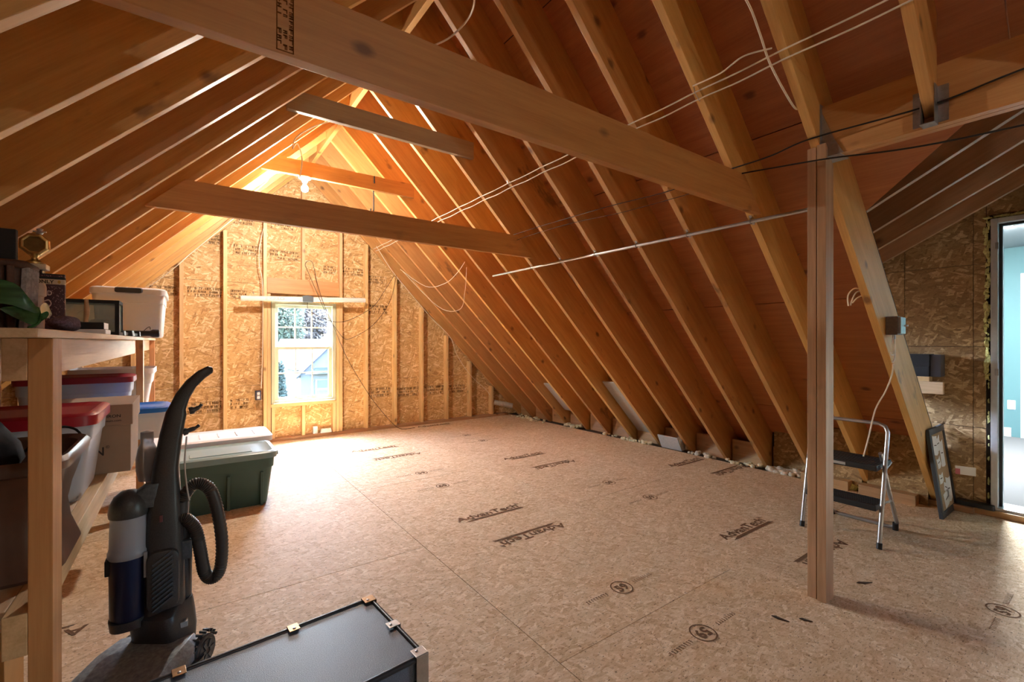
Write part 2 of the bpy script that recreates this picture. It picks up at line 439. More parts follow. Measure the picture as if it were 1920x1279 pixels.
# ---------------- roof: felt slab, plywood sheets, rafters, ridge, ties
ce = MB()
def slope(b, xa, za, xb, zb, ya, yb, t=0.05):
    n = Vector((za - zb, 0, xb - xa)).normalized()
    if n.z < 0: n = -n
    n *= t
    b.add([(xa, ya, za), (xb, ya, zb), (xb, yb, zb), (xa, yb, za), (xa + n.x, ya, za + n.z), (xb + n.x, ya, zb + n.z), (xb + n.x, yb, zb + n.z), (xa + n.x, yb, za + n.z)],
          [(0, 3, 2, 1), (4, 5, 6, 7), (0, 1, 5, 4), (1, 2, 6, 5), (2, 3, 7, 6), (3, 0, 4, 7)])
OS = 0.02                         # sheathing thickness measured vertically
SR, SL = UR + DV, UL + DV
slope(ce, RX, SR + OS - RX, 5.2, SR + OS - 5.2, YK[0], 6.45)
slope(ce, RX, SL + OS + RX, -2.75, SL + OS - 2.75, Y0 - 0.15, 6.45)
slope(ce, RX - 0.02, SR + OS - RX + 0.02, 2.0, SR + OS - 2.0, Y0 - 0.15, YK[0])
ceiling = struct(ce.build('ceiling', M_CHAR))

def sheet(pts, side, name='plywood_sheet'):
    """pts: (y, x) outline on the sheathing plane of the right/left slope"""
    n = Vector((0.7071, 0, 0.7071)) if side > 0 else Vector((-0.7071, 0, 0.7071))
    o = Vector((RX, 0, (SR - RX)))
    M = basis((0, 1, 0), n, o); Mi = M.inverted()
    def fn(y, x, h):
        z = (SR - x) if side > 0 else (SL + x)
        return Mi @ (Vector((x, y, z)) + n * h)
    return put(name, MB().prism(pts, fn, 0, 0.0125).mesh(name, 0.001), M_PLY, ceiling, M)
g = 0.002
for side in (1, -1):
    xs = [0, 0.53, 1.392, 2.254, 3.117, 3.98]
    for r in range(5):
        js = [YK[0]] if side > 0 else [Y0]
        js += [y for y in ([2.126 + (0.0 if r % 2 else 1.22) + 2.44 * n for n in range(-3, 4)]) if js[0] + 0.1 < y < 6.2] + [6.40]
        for a, b in zip(js, js[1:]):
            xa, xb = RX + side * (xs[r] + g), RX + side * (xs[r + 1] - g)
            sheet([(a + g, xa), (b - g, xa), (b - g, xb), (a + g, xb)], side)
val = lambda y: 2.53 + 0.564 * y if y > -0.85 else 2.05 + 0.564 * (-0.85 - y)
for a, b in ((0.30, YK[0]), (-0.85, 0.30), (-1.9, -0.85), (Y0, -1.9)):
    sheet([(a + g, RX), (b - g, RX), (b - g, val(b)), (a + g, val(a))], 1)

def rafter_mesh(x_end, plumb, mat, dep=0.286):
    L = (x_end - RX - 0.019) * math.sqrt(2)
    pts = [(0, 0), (L, 0), (L - dep if plumb else L, dep), (-dep, dep)]
    return MB().prism(pts, lambda p, q, h: (p, h, q), -0.019, 0.019).mesh('rafter', 0.002)
RM_full = rafter_mesh(4.78, False, M_RAFT); RM_full.materials.append(M_RAFT)
RM_jack = rafter_mesh(2.44, True, M_RAFT); RM_jack.materials.append(M_RAFT)
def rafter(y, side, me):
    x = RX + side * 0.019
    R = Matrix.Rotation(math.radians(45), 4, 'Y')
    if side < 0: R = Matrix.Rotation(PI, 4, 'Z') @ R
    return put('rafter', me, M_RAFT, ceiling, Matrix.Translation((x, y, RZ - 0.019)) @ R)
for k, y in enumerate(YK):
    yy = y if k < 13 else 6.165
    rafter(yy, 1, RM_full); rafter(yy, -1, RM_full)
for k in range(1, 9):
    y = 0.907 - 0.4064 * k
    rafter(y, -1, RM_full); rafter(y, 1, RM_jack)
bar('ridge_board', RX - 0.019, RX + 0.019, Y0, 6.22, RZ - 0.055, RZ + 0.30, M_RAFT, ceiling)

def tie(xa, xb, y, zb, h, mat, cut=True, t=0.038):
    c = h if cut else 0.0
    pts = [(xa, zb), (xb, zb), (xb - c, zb + h), (xa + c, zb + h)]
    return MB().prism(pts, lambda p, q, s_: (p, s_, q), y - t / 2, y + t / 2).build('collar_tie', mat, ceiling, bevel=0.002)
t1 = tie(-0.24, 2.63, 1.272, 1.935, 0.184, M_TIE)
t2 = tie(-0.18, 2.60, 3.306, 1.985, 0.184, M_TIE)
tie(0.55, 1.975, 3.306, 2.750, 0.137, M_GREYTIE, False)
tie(0.55, 1.975, 4.528, 2.735, 0.140, M_TIE, False)
tie(-0.2, 2.62, -1.98, 1.94, 0.184, M_TIE)
tie(0.55, 1.975, -1.42, 2.735, 0.140, M_TIE, False)
# mill stamp on the near tie
put('mill_stamp', print_band(0.17, 0.040, 3, 3, 0.75).mesh('mill_stamp'), flat('faint_ink', srgb(112, 70, 34), 0.9, spec=0.1, noise=0.3, nscale=150), t1, basis((0, 0, -1), (0, -1, 0), (0.185, 1.2525, 2.112)))

# double header across the dormer opening, with its hangers
bar('header', 2.44, 2.477, Y0, YK[0] - 0.02, 2.082, 2.322, M_HEAD, ceiling)
bar('header', 2.479, 2.516, Y0, YK[0] - 0.02, 2.082, 2.322, M_HEAD, ceiling)
def hanger(y, x):
    b = MB(); t = 0.0025; w = 0.0205
    b.box(x - 0.055, x, y - w - t, y + w + t, 2.082, 2.082 + t)                   # seat
    for s in (-1, 1):
        ya = y + s * w; yb = y + s * (w + t)
        b.box(x - 0.050, x, min(ya, yb), max(ya, yb), 2.083, 2.235)               # cheeks
        yc = y + s * (w + 0.034)
        b.box(x - 0.003, x - 0.0005, min(ya, yc), max(ya, yc), 2.092, 2.235)      # flanges on the header
        for q in range(4):
            z = 2.11 + q * 0.034
            b.box(x - 0.006, x - 0.002, y + s * (w + 0.016) - 0.004, y + s * (w + 0.016) + 0.004, z, z + 0.008)
    return b.build('joist_hanger', M_STEEL, ceiling)
for k in range(1, 9): hanger(0.907 - 0.4064 * k, 2.44)
b = MB()
b.box(2.42, 2.53, YK[0] - 0.0225, YK[0] - 0.0195, 2.07, 2.33)
b.box(2.425, 2.53, YK[0] - 0.10, YK[0] - 0.02, 2.076, 2.080)
b.add([(2.434, YK[0] - 0.02, 2.08), (2.434, YK[0] - 0.11, 2.08), (2.434, YK[0] - 0.075, 2.15), (2.434, YK[0] - 0.02, 2.30),
       (2.438, YK[0] - 0.02, 2.08), (2.438, YK[0] - 0.11, 2.08), (2.438, YK[0] - 0.075, 2.15), (2.438, YK[0] - 0.02, 2.30)],
      [(0, 1, 2, 3), (7, 6, 5, 4), (0, 4, 5, 1), (1, 5, 6, 2), (2, 6, 7, 3), (3, 7, 4, 0)])
b.build('joist_hanger', M_STEEL, ceiling)

# ---------------- the cross roof over the opening
CZ = lambda y: 2.487 - 0.556 * y            # underside of its rafters
sl = math.sqrt(1 + 0.556 ** 2); cn = Vector((0, 0.556 / sl, 1 / sl))
def cross_sheet(pts, m):
    """pts (x, y); m mirrors the slope about its ridge"""
    def fn(x, y, h):
        p = Vector((x, y, CZ(y) + 0.212)) + cn * h
        if m: p.y = -1.7 - p.y
        return p
    return MB().prism(pts, fn, 0, 0.03)
cb = MB()
for m in (0, 1):
    q = cross_sheet([(1.80, -0.85), (5.2, -0.85), (5.2, 2.2), (3.50, 2.2)], m); cb.add(q.v, q.f)
cb.build('cross_roof_deck', M_PLY, ceiling)
for x in (3.205, 3.612, 4.018, 4.42):
    ye = min((x - 2.44) / 0.556, 2.0)
    for m in (0, 1):
        a = Vector((x, -0.85, CZ(-0.85))) + cn * 0.092; c = Vector((x, ye, CZ(ye))) + cn * 0.092
        if m: a.y = -1.7 - a.y; c.y = -1.7 - c.y
        board('rafter', a, c, 0.038, 0.184, M_CROSS, ceiling, up=(0, 0, 1))
bar('ridge_board', 2.1, 4.6, -0.869, -0.831, CZ(-0.85) - 0.03, CZ(-0.85) + 0.20, M_CROSS, ceiling)

# ---------------- far gable wall
wf = MB()
def wall_poly(poly, y0, y1, e=0.0, clipit=True):
    p = gable(poly, e) if clipit else poly
    return MB().prism(p, lambda x, z, h: (x, h, z), y0, y1) if len(p) > 2 else None
WX0, WX1, WZ0, WZ1 = 0.855, 1.605, 0.455, 1.705
for poly in ([(-3, -0.2), (WX0, -0.2), (WX0, 4.5), (-3, 4.5)], [(WX1, -0.2), (5.3, -0.2), (5.3, 4.5), (WX1, 4.5)],
             [(WX0, -0.2), (WX1, -0.2), (WX1, WZ0), (WX0, WZ0)], [(WX0, WZ1), (WX1, WZ1), (WX1, 4.5), (WX0, 4.5)]):
    q = wall_poly(poly, 6.2445, 6.34, 0.02); wf.add(q.v, q.f)
wall_far = struct(wf.build('wall_far', M_CHAR))
def osb_panel(x0, x1, z0, z1):
    q = wall_poly([(x0 + .0015, z0 + .0015), (x1 - .0015, z0 + .0015), (x1 - .0015, z1 - .0015), (x0 + .0015, z1 - .0015)], 6.232, 6.244)
    if q: q.build('wall_panel', M_OSBW, wall_far, bevel=0.001)
for z0, z1, sp in ((0, 0.69, (-2.2, 0.383, 2.82, 4.9)), (0.69, 1.91, (-1.9, -0.43, 2.007, 4.4)), (1.91, 3.13, (-0.7, 0.383, 2.82, 3.3)), (3.13, 3.8, (0.4, 1.2, 2.0))):
    for a, b_ in zip(sp, sp[1:]):
        cuts = [(a, b_, z0, z1)]
        if a < WX1 and b_ > WX0 and z0 < WZ1 and z1 > WZ0:
            cuts = [(a, WX0, z0, z1), (WX1, b_, z0, z1)]
            if z0 < WZ0: cuts.append((WX0, WX1, z0, WZ0))
            if z1 > WZ1: cuts.append((WX0, WX1, WZ1, z1))
        for c in cuts:
            if c[1] - c[0] > 0.03: osb_panel(*c)
SY0, SY1 = 6.143, 6.231
def stud(x, z0, z1, name='stud'):
    return bar(name, x - 0.019, x + 0.019, SY0, SY1, z0, z1, M_STUD, wall_far, axis=2)
top = lambda x: min(UL + x, UR - x) - 0.025
for x in (-1.65, -1.243, -0.836, -0.43, -0.023, 0.383, 2.007, 2.413, 2.82, 3.226, 3.632, 4.04):
    stud(x, 0.04, top(x))
stud(0.789, 0.04, top(0.789)); stud(0.829, 0.04, 1.79)
stud(1.669, 0.04, top(1.669)); stud(1.629, 0.04, 1.79)
stud(1.215, 1.985, top(1.215), 'cripple_stud'); stud(1.215, 0.04, 0.412, 'cripple_stud'); stud(1.585, 0.04, 0.412, 'cripple_stud'); stud(0.875, 0.04, 0.412, 'cripple_stud')
bar('window_header', 0.81, 1.648, SY0 + 0.004, SY1, 1.80, 1.985, M_HEAD, wall_far)
bar('rough_sill', 0.850, 1.608, SY0, SY1, 0.413, 0.452, M_STUD, wall_far)
bar('bottom_plate', -2.1, 4.35, SY0 - 0.004, SY1, 0.0, 0.038, M_PLATE, wall_far)
# printed grade marks between the studs
def wmark(x, z, w, h, seed, rows=3):
    put('grade_mark', print_band(w, h, seed, rows).mesh('grade_mark'), M_INKW, wall_far, basis((1, 0, 0), (0, -1, 0), (x, 6.2312, z)))
for i, (x, z, w, h) in enumerate(((0.03, 1.72, 0.32, 0.11), (0.44, 1.72, 0.16, 0.10), (0.05, 2.33, 0.28, 0.11), (0.47, 2.24, 0.28, 0.12), (0.85, 2.22, 0.33, 0.12),
        (0.44, 2.60, 0.24, 0.10), (0.86, 2.60, 0.25, 0.10), (1.72, 2.10, 0.26, 0.10), (1.47, 2.10, 0.15, 0.10), (2.06, 2.02, 0.25, 0.10), (2.06, 1.60, 0.26, 0.12),
        (0.03, 0.40, 0.32, 0.13), (0.44, 0.42, 0.18, 0.12), (2.05, 0.44, 0.32, 0.13), (2.46, 0.42, 0.33, 0.13), (2.87, 0.42, 0.33, 0.13), (-0.30, 1.72, 0.24, 0.10), (3.27, 0.42, 0.30, 0.12))):
    wmark(x, z, w, h, 20 + i)

# ---------------- window in the far gable
wb = MB(); fy0, fy1 = 6.150, 6.30
for (a, c, d, e) in ((WX0, WX0 + 0.042, WZ0, WZ1), (WX1 - 0.042, WX1, WZ0, WZ1), (WX0 + 0.042, WX1 - 0.042, WZ0, WZ0 + 0.035), (WX0 + 0.042, WX1 - 0.042, WZ1 - 0.035, WZ1)):
    wb.box(a, c, fy0, fy1, d, e)
win = struct(wb.build('window_1', M_VINYLF, bevel=0.003))
def sash(z0, z1, y0, y1, m):
    s = MB(); a, c = WX0 + 0.043, WX1 - 0.043
    for (p, q, r, t) in ((a, a + 0.04, z0, z1), (c - 0.04, c, z0, z1), (a + 0.04, c - 0.04, z0, z0 + 0.036), (a + 0.04, c - 0.04, z1 - 0.036, z1)):
        s.box(p, q, y0, y1, r, t)
    so = s.build('sash', m, win, bevel=0.003)
    ym = (y0 + y1) / 2
    MB().box(a + 0.035, c - 0.035, ym - 0.002, ym + 0.002, z0 + 0.032, z1 - 0.032).build('pane', M_GLASS, so)
    zm = (z0 + z1) / 2
    for x in (a + 0.04 + (c - a - 0.08) / 3, a + 0.04 + (c - a - 0.08) * 2 / 3):
        MB().box(x - 0.008, x + 0.008, ym - 0.009, ym - 0.003, z0 + 0.036, z1 - 0.036).build('muntin', M_VINYLW, so)
    MB().box(a + 0.04, c - 0.04, ym - 0.0085, ym - 0.0035, zm - 0.008, zm + 0.008).build('muntin', M_VINYLW, so)
tg = NT('window_glass')
gl = tg.add('ShaderNodeBsdfGlossy'); gl.inputs['Roughness'].default_value = 0.02
tr = tg.add('ShaderNodeBsdfTransparent'); tr.inputs['Color'].default_value = (0.95, 0.97, 0.96, 1)
mxs = tg.add('ShaderNodeMixShader'); mxs.inputs[0].default_value = 0.04
tg.link(tr.outputs[0], mxs.inputs[1]); tg.link(gl.outputs[0], mxs.inputs[2]); tg.link(mxs.outputs[0], tg.out.inputs['Surface'])
M_GLASS = tg.m
sash(1.115, WZ1 - 0.037, 6.225, 6.255, M_VINYLW)
sash(WZ0 + 0.037, 1.150, 6.185, 6.215, M_VINYLF)
MB().box(WX0 + 0.02, WX1 - 0.02, 6.135, 6.20, WZ0 - 0.002, WZ0 + 0.012).build('window_sill', M_VINYLW, win, bevel=0.002)

# ---------------- near gable wall (behind the camera), pale finish added to bounce fill light
wall_near = struct(MB().prism([(-3, -0.2), (5.3, -0.2), (5.3, 4.2), (1.4, 4.2), (RX, 4.0), (-3, -0.2 + 0.4)], lambda x, z, h: (x, h, z), Y0 - 0.1, Y0).build('wall_near', flat('near_wall_bounce', srgb(214, 208, 198), 0.9)))

# ---------------- knee / dormer wall on the right with the doorway
DY0, DY1, DZ0, DZ1 = -0.24, 0.625, 0.045, 2.075
QY0, QY1, QZ0, QZ1 = -1.75, -1.05, 0.75, 1.35      # window added out of view, right of the doorway, to light the near end
wr = MB()
ctop = lambda y: (CZ(y) if y > -0.85 else CZ(-1.7 - y)) + 0.20
def wr_poly(pts, x0, x1): return MB().prism(pts, lambda y, z, h: (h, y, z), x0, x1)
for pts in ([(DY1, -0.2), (2.1, -0.2), (2.1, ctop(2.1)), (DY1, ctop(DY1))], [(DY0, DZ1), (DY1, DZ1), (DY1, ctop(DY1)), (DY0, ctop(DY0))],
            [(DY0, -0.2), (DY1, -0.2), (DY1, DZ0 - 0.01), (DY0, DZ0 - 0.01)],
            [(QY1, -0.2), (DY0, -0.2), (DY0, ctop(DY0)), (QY1, ctop(QY1))], [(QY0, -0.2), (QY1, -0.2), (QY1, QZ0), (QY0, QZ0)],
            [(QY0, QZ1), (QY1, QZ1), (QY1, ctop(QY1)), (QY0, ctop(QY0))], [(Y0 - 0.1, -0.2), (QY0, -0.2), (QY0, ctop(QY0)), (Y0 - 0.1, ctop(Y0 - 0.1))]):
    q = wr_poly(pts, 4.626, 4.74); wr.add(q.v, q.f)
wall_right = struct(wr.build('wall_right', M_CHAR))
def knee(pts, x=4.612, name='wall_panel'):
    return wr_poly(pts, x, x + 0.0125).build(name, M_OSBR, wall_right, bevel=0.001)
G = 0.0015
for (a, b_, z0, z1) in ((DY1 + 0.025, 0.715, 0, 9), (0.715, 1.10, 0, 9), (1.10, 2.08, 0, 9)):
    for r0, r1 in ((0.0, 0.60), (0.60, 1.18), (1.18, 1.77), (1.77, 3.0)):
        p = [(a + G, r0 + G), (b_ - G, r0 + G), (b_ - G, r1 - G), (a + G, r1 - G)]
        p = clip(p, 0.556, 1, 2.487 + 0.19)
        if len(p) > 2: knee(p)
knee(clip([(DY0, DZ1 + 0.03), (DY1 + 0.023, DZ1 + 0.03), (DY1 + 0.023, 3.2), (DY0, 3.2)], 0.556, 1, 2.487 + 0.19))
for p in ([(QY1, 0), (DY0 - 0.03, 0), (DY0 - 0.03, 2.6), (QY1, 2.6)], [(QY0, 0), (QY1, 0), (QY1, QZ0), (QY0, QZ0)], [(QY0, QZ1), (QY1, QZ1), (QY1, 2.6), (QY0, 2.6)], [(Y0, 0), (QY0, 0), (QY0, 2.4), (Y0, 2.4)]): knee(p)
w2 = MB()
for (a, c, d, e) in ((QY0, QY0 + 0.05, QZ0, QZ1), (QY1 - 0.05, QY1, QZ0, QZ1), (QY0 + 0.05, QY1 - 0.05, QZ0, QZ0 + 0.05), (QY0 + 0.05, QY1 - 0.05, QZ1 - 0.05, QZ1), (QY0 + 0.05, QY1 - 0.05, 1.04, 1.07)):
    w2.box(4.60, 4.72, a, c, d, e)
added_win = struct(w2.build('added_fill_window', M_VINYLF))
MB().box(4.66, 4.664, QY0 + 0.04, QY1 - 0.04, QZ0 + 0.04, QZ1 - 0.04).build('pane', M_GLASS, added_win)
knee([(0.93, 0), (1.30, 0), (1.30, 0.50), (0.93, 0.50)], 4.465)
knee([(1.335, 0), (1.70, 0), (1.70, 0.48), (1.335, 0.48)], 4.465)
bar('bottom_plate', 4.555, 4.612, -2.6, 1.25, 0.0, 0.042, M_PLATE, wall_right)
bar('nailer', 4.50, 4.612, 0.70, 1.10, 0.0, 0.041, M_PLATE, wall_right)
for yy in (1.28, 1.70): bar('blocking', 4.37, 4.46, yy - 0.30, yy + 0.05, -0.02, 0.075, M_PLATE, wall_right)
# eave blocking between the rafter feet
for k in range(1, 13):
    bar('eave_block', 4.62, 4.66, YK[k] + 0.03, YK[k] + 0.37, -0.022, 0.20, M_PLATE, ceiling, axis=1)

# door frame, gap stuffed with fibreglass, threshold
M_JAMB = flat('door_jamb_paint', srgb(188, 192, 194), 0.4, noise=0.05)
M_GASK = flat('door_gasket', srgb(40, 42, 44), 0.6)
M_SILLM = flat('door_sill_metal', srgb(196, 202, 204), 0.35, 0.4)
db = MB()
db.box(4.585, 4.755, DY1 - 0.035, DY1, DZ0, DZ1); db.box(4.585, 4.755, DY0, DY0 + 0.035, DZ0, DZ1); db.box(4.585, 4.755, DY0 + 0.035, DY1 - 0.035, DZ1 - 0.035, DZ1)
door = struct(db.build('door_1', M_JAMB, bevel=0.003))
st = MB()
st.box(4.63, 4.645, DY1 - 0.052, DY1 - 0.036, DZ0 + 0.02, DZ1 - 0.036); st.box(4.63, 4.645, DY0 + 0.036, DY0 + 0.052, DZ0 + 0.02, DZ1 - 0.036); st.box(4.63, 4.645, DY0 + 0.052, DY1 - 0.052, DZ1 - 0.052, DZ1 - 0.036)
st.build('weather_strip', M_GASK, door)
stp = MB()
stp.box(4.655, 4.70, DY1 - 0.050, DY1 - 0.036, DZ0 + 0.02, DZ1 - 0.036); stp.box(4.655, 4.70, DY0 + 0.036, DY0 + 0.050, DZ0 + 0.02, DZ1 - 0.036); stp.box(4.655, 4.70, DY0 + 0.05, DY1 - 0.05, DZ1 - 0.05, DZ1 - 0.036)
stp.build('door_stop', M_WHITEP, door)
MB().box(4.575, 4.76, DY0, DY1 - 0.001, 0.036, 0.062).build('threshold', M_SILLM, door, bevel=0.004)
for z in (0.98, 1.86): MB().box(4.578, 4.600, DY1 - 0.040, DY1 - 0.022, z, z + 0.045).build('strike_plate', M_STEEL, door, bevel=0.002)
M_FIBRE = flat('yellow_fibreglass', srgb(206, 204, 140), 1.0, spec=0.0, noise=0.3, nscale=80, bump=0.7)
rr_ = random.Random(4); fb = MB()
def lump(b, c, rx, ry, rz, seed, n=10, m=7, amp=0.18):
    r = random.Random(seed); ph = [r.uniform(0, 6) for _ in range(4)]; rs = []
    for j in range(1, m):
        th = PI * j / m; ring = []
        for i in range(n):
            a = 2 * PI * i / n; k = 1 + amp * (math.sin(2 * a + ph[0] + 2 * th) * 0.6 + math.sin(3 * a + ph[1]) * 0.4 + math.sin(4 * th + ph[2] + a) * 0.5)
            ring.append((c[0] + rx * k * math.sin(th) * math.cos(a), c[1] + ry * k * math.sin(th) * math.sin(a), c[2] - rz * k * math.cos(th)))
        rs.append(ring)
    b.rings(rs)
for k in range(70):
    z = 0.95 + 1.12 * k / 70 + rr_.uniform(-0.012, 0.012); s_ = rr_.uniform(0.004, 0.013)
    lump(fb, (4.606 + rr_.uniform(-0.006, 0.004), DY1 + 0.014 + rr_.uniform(-0.008, 0.014), z), s_, s_, s_ * rr_.uniform(1.2, 3.2), k, 7, 6, 0.4)
for k in range(44):
    s_ = rr_.uniform(0.004, 0.012)
    lump(fb, (4.606 + rr_.uniform(-0.006, 0.004), DY1 + 0.02 - k * 0.02, DZ1 + 0.012 + rr_.uniform(-0.006, 0.012)), s_, s_ * rr_.uniform(1.2, 2.8), s_, 100 + k, 7, 6, 0.4)
for k in range(12):
    s_ = rr_.uniform(0.003, 0.007)
    lump(fb, (4.607, DY1 + 0.012, 0.08 + rr_.random() * 0.85), s_, s_, s_ * 3, 200 + k, 6, 6, 0.4)
stuff(fb.build('gap_insulation', M_FIBRE, door, smooth=60))

# ---------------- the finished room beyond the doorway
M_TEAL = flat('teal_paint', srgb(78, 112, 114), 0.7, noise=0.02, nscale=3)
M_CEILW = flat('ceiling_paint', srgb(150, 154, 156), 0.8)
M_CARPET = flat('grey_carpet', srgb(104, 102, 101), 1.0, spec=0.05, noise=0.12, nscale=400, bump=0.3)
M_TRIMW = flat('trim_paint', srgb(176, 178, 178), 0.45)
w_t = struct(MB().box(8.55, 8.65, -0.65, 2.7, 0, 2.45).build('wall_room_back', M_TEAL))
struct(MB().box(4.741, 8.55, 2.6, 2.7, -0.05, 2.45).build('wall_room_left', M_TEAL))
struct(MB().box(4.741, 8.55, -0.65, -0.55, -0.05, 2.45).build('wall_room_right', M_TEAL))
struct(MB().box(4.741, 8.65, -0.65, 2.7, 2.41, 2.50).build('ceiling_room', M_CEILW))
struct(MB().box(4.741, 8.65, -0.65, 2.7, -0.10, 0.0).build('floor_room', M_CARPET))
struct(MB().box(8.535, 8.549, 0.98, 2.6, 0.0, 0.115).build('baseboard_room', M_TRIMW, bevel=0.003))
d2 = MB(); d2.box(8.525, 8.549, 0.90 - 0.08, 0.90, 0, 2.07); d2.box(8.525, 8.549, -0.12, -0.04, 0, 2.07); d2.box(8.525, 8.549, -0.04, 0.82, 1.99, 2.07)
door2 = struct(d2.build('door_2', M_TRIMW, bevel=0.003))
MB().box(8.535, 8.549, -0.04, 0.82, 0.01, 1.99).build('door_panel', M_TRIMW, door2)
op = tag(MB().box(8.543, 8.5495, 0.945, 1.015, 0.35, 0.466).build('wall_outlet', M_WHITEP, bevel=0.003), 'white wall outlet on the teal wall beyond the doorway', 'outlet')
for z in (0.385, 0.431):
    MB().box(8.5405, 8.5432, 0.965, 0.995, z - 0.014, z + 0.014).build('socket', M_JAMB, op, bevel=0.001)

# ================================================================== LAMPS
M_PORC = flat('porcelain', srgb(236, 234, 228), 0.25)
M_BULB = flat('lit_bulb', (1, 1, 1, 1), 0.3, emit=(1.0, 0.93, 0.82, 1), estr=1.0)
def bulb_lamp(x, y, z, label, watts):
    t = thing('ceiling_lamp', label, 'lamp', (x, y, z))
    MB().lathe([(0.0, 0.0), (0.052, 0.0), (0.055, -0.008), (0.050, -0.016), (0.030, -0.026), (0.022, -0.046), (0.020, -0.05), (0, -0.05)], 20).build('lamp_base', M_PORC, t, smooth=40)
    MB().lathe([(0.0135, -0.05), (0.0135, -0.072), (0.0, -0.072)], 14).build('socket', M_STEEL, t, smooth=40)
    m = M_BULB.copy(); m.node_tree.nodes['Principled BSDF'].inputs['Emission Strength'].default_value = watts / (PI * 4 * PI * 0.030 ** 2)
    MB().lathe([(0.013, -0.070), (0.018, -0.080), (0.028, -0.095), (0.031, -0.108), (0.027, -0.124), (0.016, -0.134), (0, -0.138)], 16).build('bulb', m, t, smooth=60)
    return t
bulb_lamp(0.905, 4.528, 2.734, 'lit bare bulb in porcelain holder under the upper tie', 74 * BULB_POWER)
bulb_lamp(0.905, -1.42, 2.734, 'added fill bulb in porcelain holder, unseen behind the camera', 12 * BULB_POWER)  # extra lamp added out of view to brighten the near end
# ceiling light of the finished room
rl = thing('room_ceiling_lamp', 'round white ceiling light in the teal room beyond the doorway', 'lamp', (6.6, 0.9, 2.41))
MB().lathe([(0, 0), (0.20, 0), (0.20, -0.02), (0, -0.02)], 24).build('lamp_base', M_PORC, rl, smooth=40)
M_ROOML = flat('lit_diffuser', (1, 1, 1, 1), 0.5, emit=(0.86, 0.95, 1.0, 1), estr=250 / (PI * PI * 0.18 ** 2))
MB().lathe([(0.18, -0.02), (0.17, -0.045), (0.10, -0.065), (0, -0.07)], 24).build('diffuser', M_ROOML, rl, smooth=60)

# ================================================================== CABLES, CONDUIT
def cable(name, pts, r, mat, label, cat='cable', group=None, n=6, seg=6, smooth_=True):
    P = spline(pts, seg) if smooth_ else [Vector(p) for p in pts]
    return tag(MB().tube(P, r, n).build(name, mat, None, smooth=60), label, cat, group)
def run_under(x, ys, dz, sag, r=0.0035):
    pts = []
    for i, y in enumerate(ys):
        pts.append((x, y, UR - x - r - dz))
        if i < len(ys) - 1: pts.append((x, (y + ys[i + 1]) / 2, UR - x - r - dz - sag))
    return pts
ORD = ['zeroth', 'first', 'second', 'third', 'fourth', 'fifth', 'sixth', 'seventh']
ysr = [0.40] + YK[:13] + [6.10]
cable('house_cable', run_under(2.085, ysr, 0.001, 0.004), 0.0042, M_CABLE, 'upper of two parallel white cables stapled along the right rafters', group='white cables under the rafters')
cable('house_cable', run_under(2.112, ysr, 0.001, 0.007), 0.0042, M_CABLE, 'lower of two parallel white cables stapled along the right rafters', group='white cables under the rafters')
cable('house_cable', [(2.060, YK[1], 2.493), (2.030, 1.15, 2.47), (2.00, 1.03, 2.475), (2.065, 0.94, 2.488)], 0.004, M_CABLE, 'white cable bowing out between two rafters beside the parallel run')
cable('house_cable', [(1.80, 0.975, 2.70), (1.918, 0.962, 2.620), (2.01, 0.962, 2.535), (2.11, 0.964, 2.440), (2.26, 0.938, 2.30), (2.32, 0.932, 2.30)], 0.0045, M_CABLE, 'single white cable running down the edge of a rafter above the post')
for y in YK[1:7:2]:
    MB_ = MB(); MB_.tube([(2.070, y, UR - 2.070 + 0.004), (2.075, y, UR - 2.085 - 0.010), (2.120, y, UR - 2.115 - 0.010), (2.126, y, UR - 2.126 + 0.004)], 0.0018, 5)
    tag(MB_.build('cable_staple', M_STEEL), 'small metal staple on the white cables, %s rafter left of the post' % ORD[YK.index(y)], 'staple', 'staples on the right rafters')
# bundled wires at the ridge
cable('house_cable', [(0.92, 1.56, 2.66), (1.00, 1.66, 2.66), (1.06, 1.83, 2.70), (1.04, 1.98, 2.69), (0.93, 2.02, 2.62), (0.80, 2.01, 2.52), (0.76, 2.02, 2.42)], 0.0045, M_CABLE, 'white cable looping down behind the near collar tie')
cable('house_cable', [(0.93, 3.75, 2.95), (0.80, 3.72, 2.86), (0.68, 3.70, 2.74), (0.66, 3.72, 2.66), (0.70, 3.76, 2.72), (0.74, 3.80, 2.62), (0.74, 3.90, 2.5)], 0.0045, M_CABLE, 'white cable drooping under the grey weathered tie')
cable('house_cable', [(0.86, 4.56, 2.80), (0.66, 4.62, 2.74), (0.60, 4.66, 2.66), (0.50, 4.72, 2.56), (0.42, 4.78, 2.52)], 0.004, M_CABLE, 'white cable feeding the bare bulb from the left rafters')
cable('house_cable', [(0.62, 5.55, 2.72), (0.35, 5.62, 2.43), (0.06, 5.70, 2.12), (-0.06, 5.72, 1.98), (-0.26, 5.90, 1.80), (-0.42, 6.0, 1.70)], 0.004, M_CABLE, 'white cable leaving the last left rafter toward the gable wall')
cable('house_cable', [(0.768, 6.135, 2.56), (0.742, 6.135, 2.42), (0.724, 6.135, 2.28), (0.728, 6.135, 2.10), (0.755, 6.135, 1.95), (0.762, 6.135, 1.6), (0.757, 6.135, 1.0), (0.744, 6.135, 0.66)], 0.0045, M_CABLE, 'white cable running down a wall stud to the outlet')
cable('house_cable', [(2.07, 5.95, 2.48), (2.30, 6.02, 2.20), (2.62, 6.08, 1.88), (2.95, 6.10, 1.55), (3.25, 6.10, 1.28), (3.36, 6.10, 1.02), (3.60, 6.11, 0.70), (3.90, 6.11, 0.44), (3.955, 6.10, 0.36)], 0.004, M_CABLE, 'white cable sagging along the right side of the gable wall')
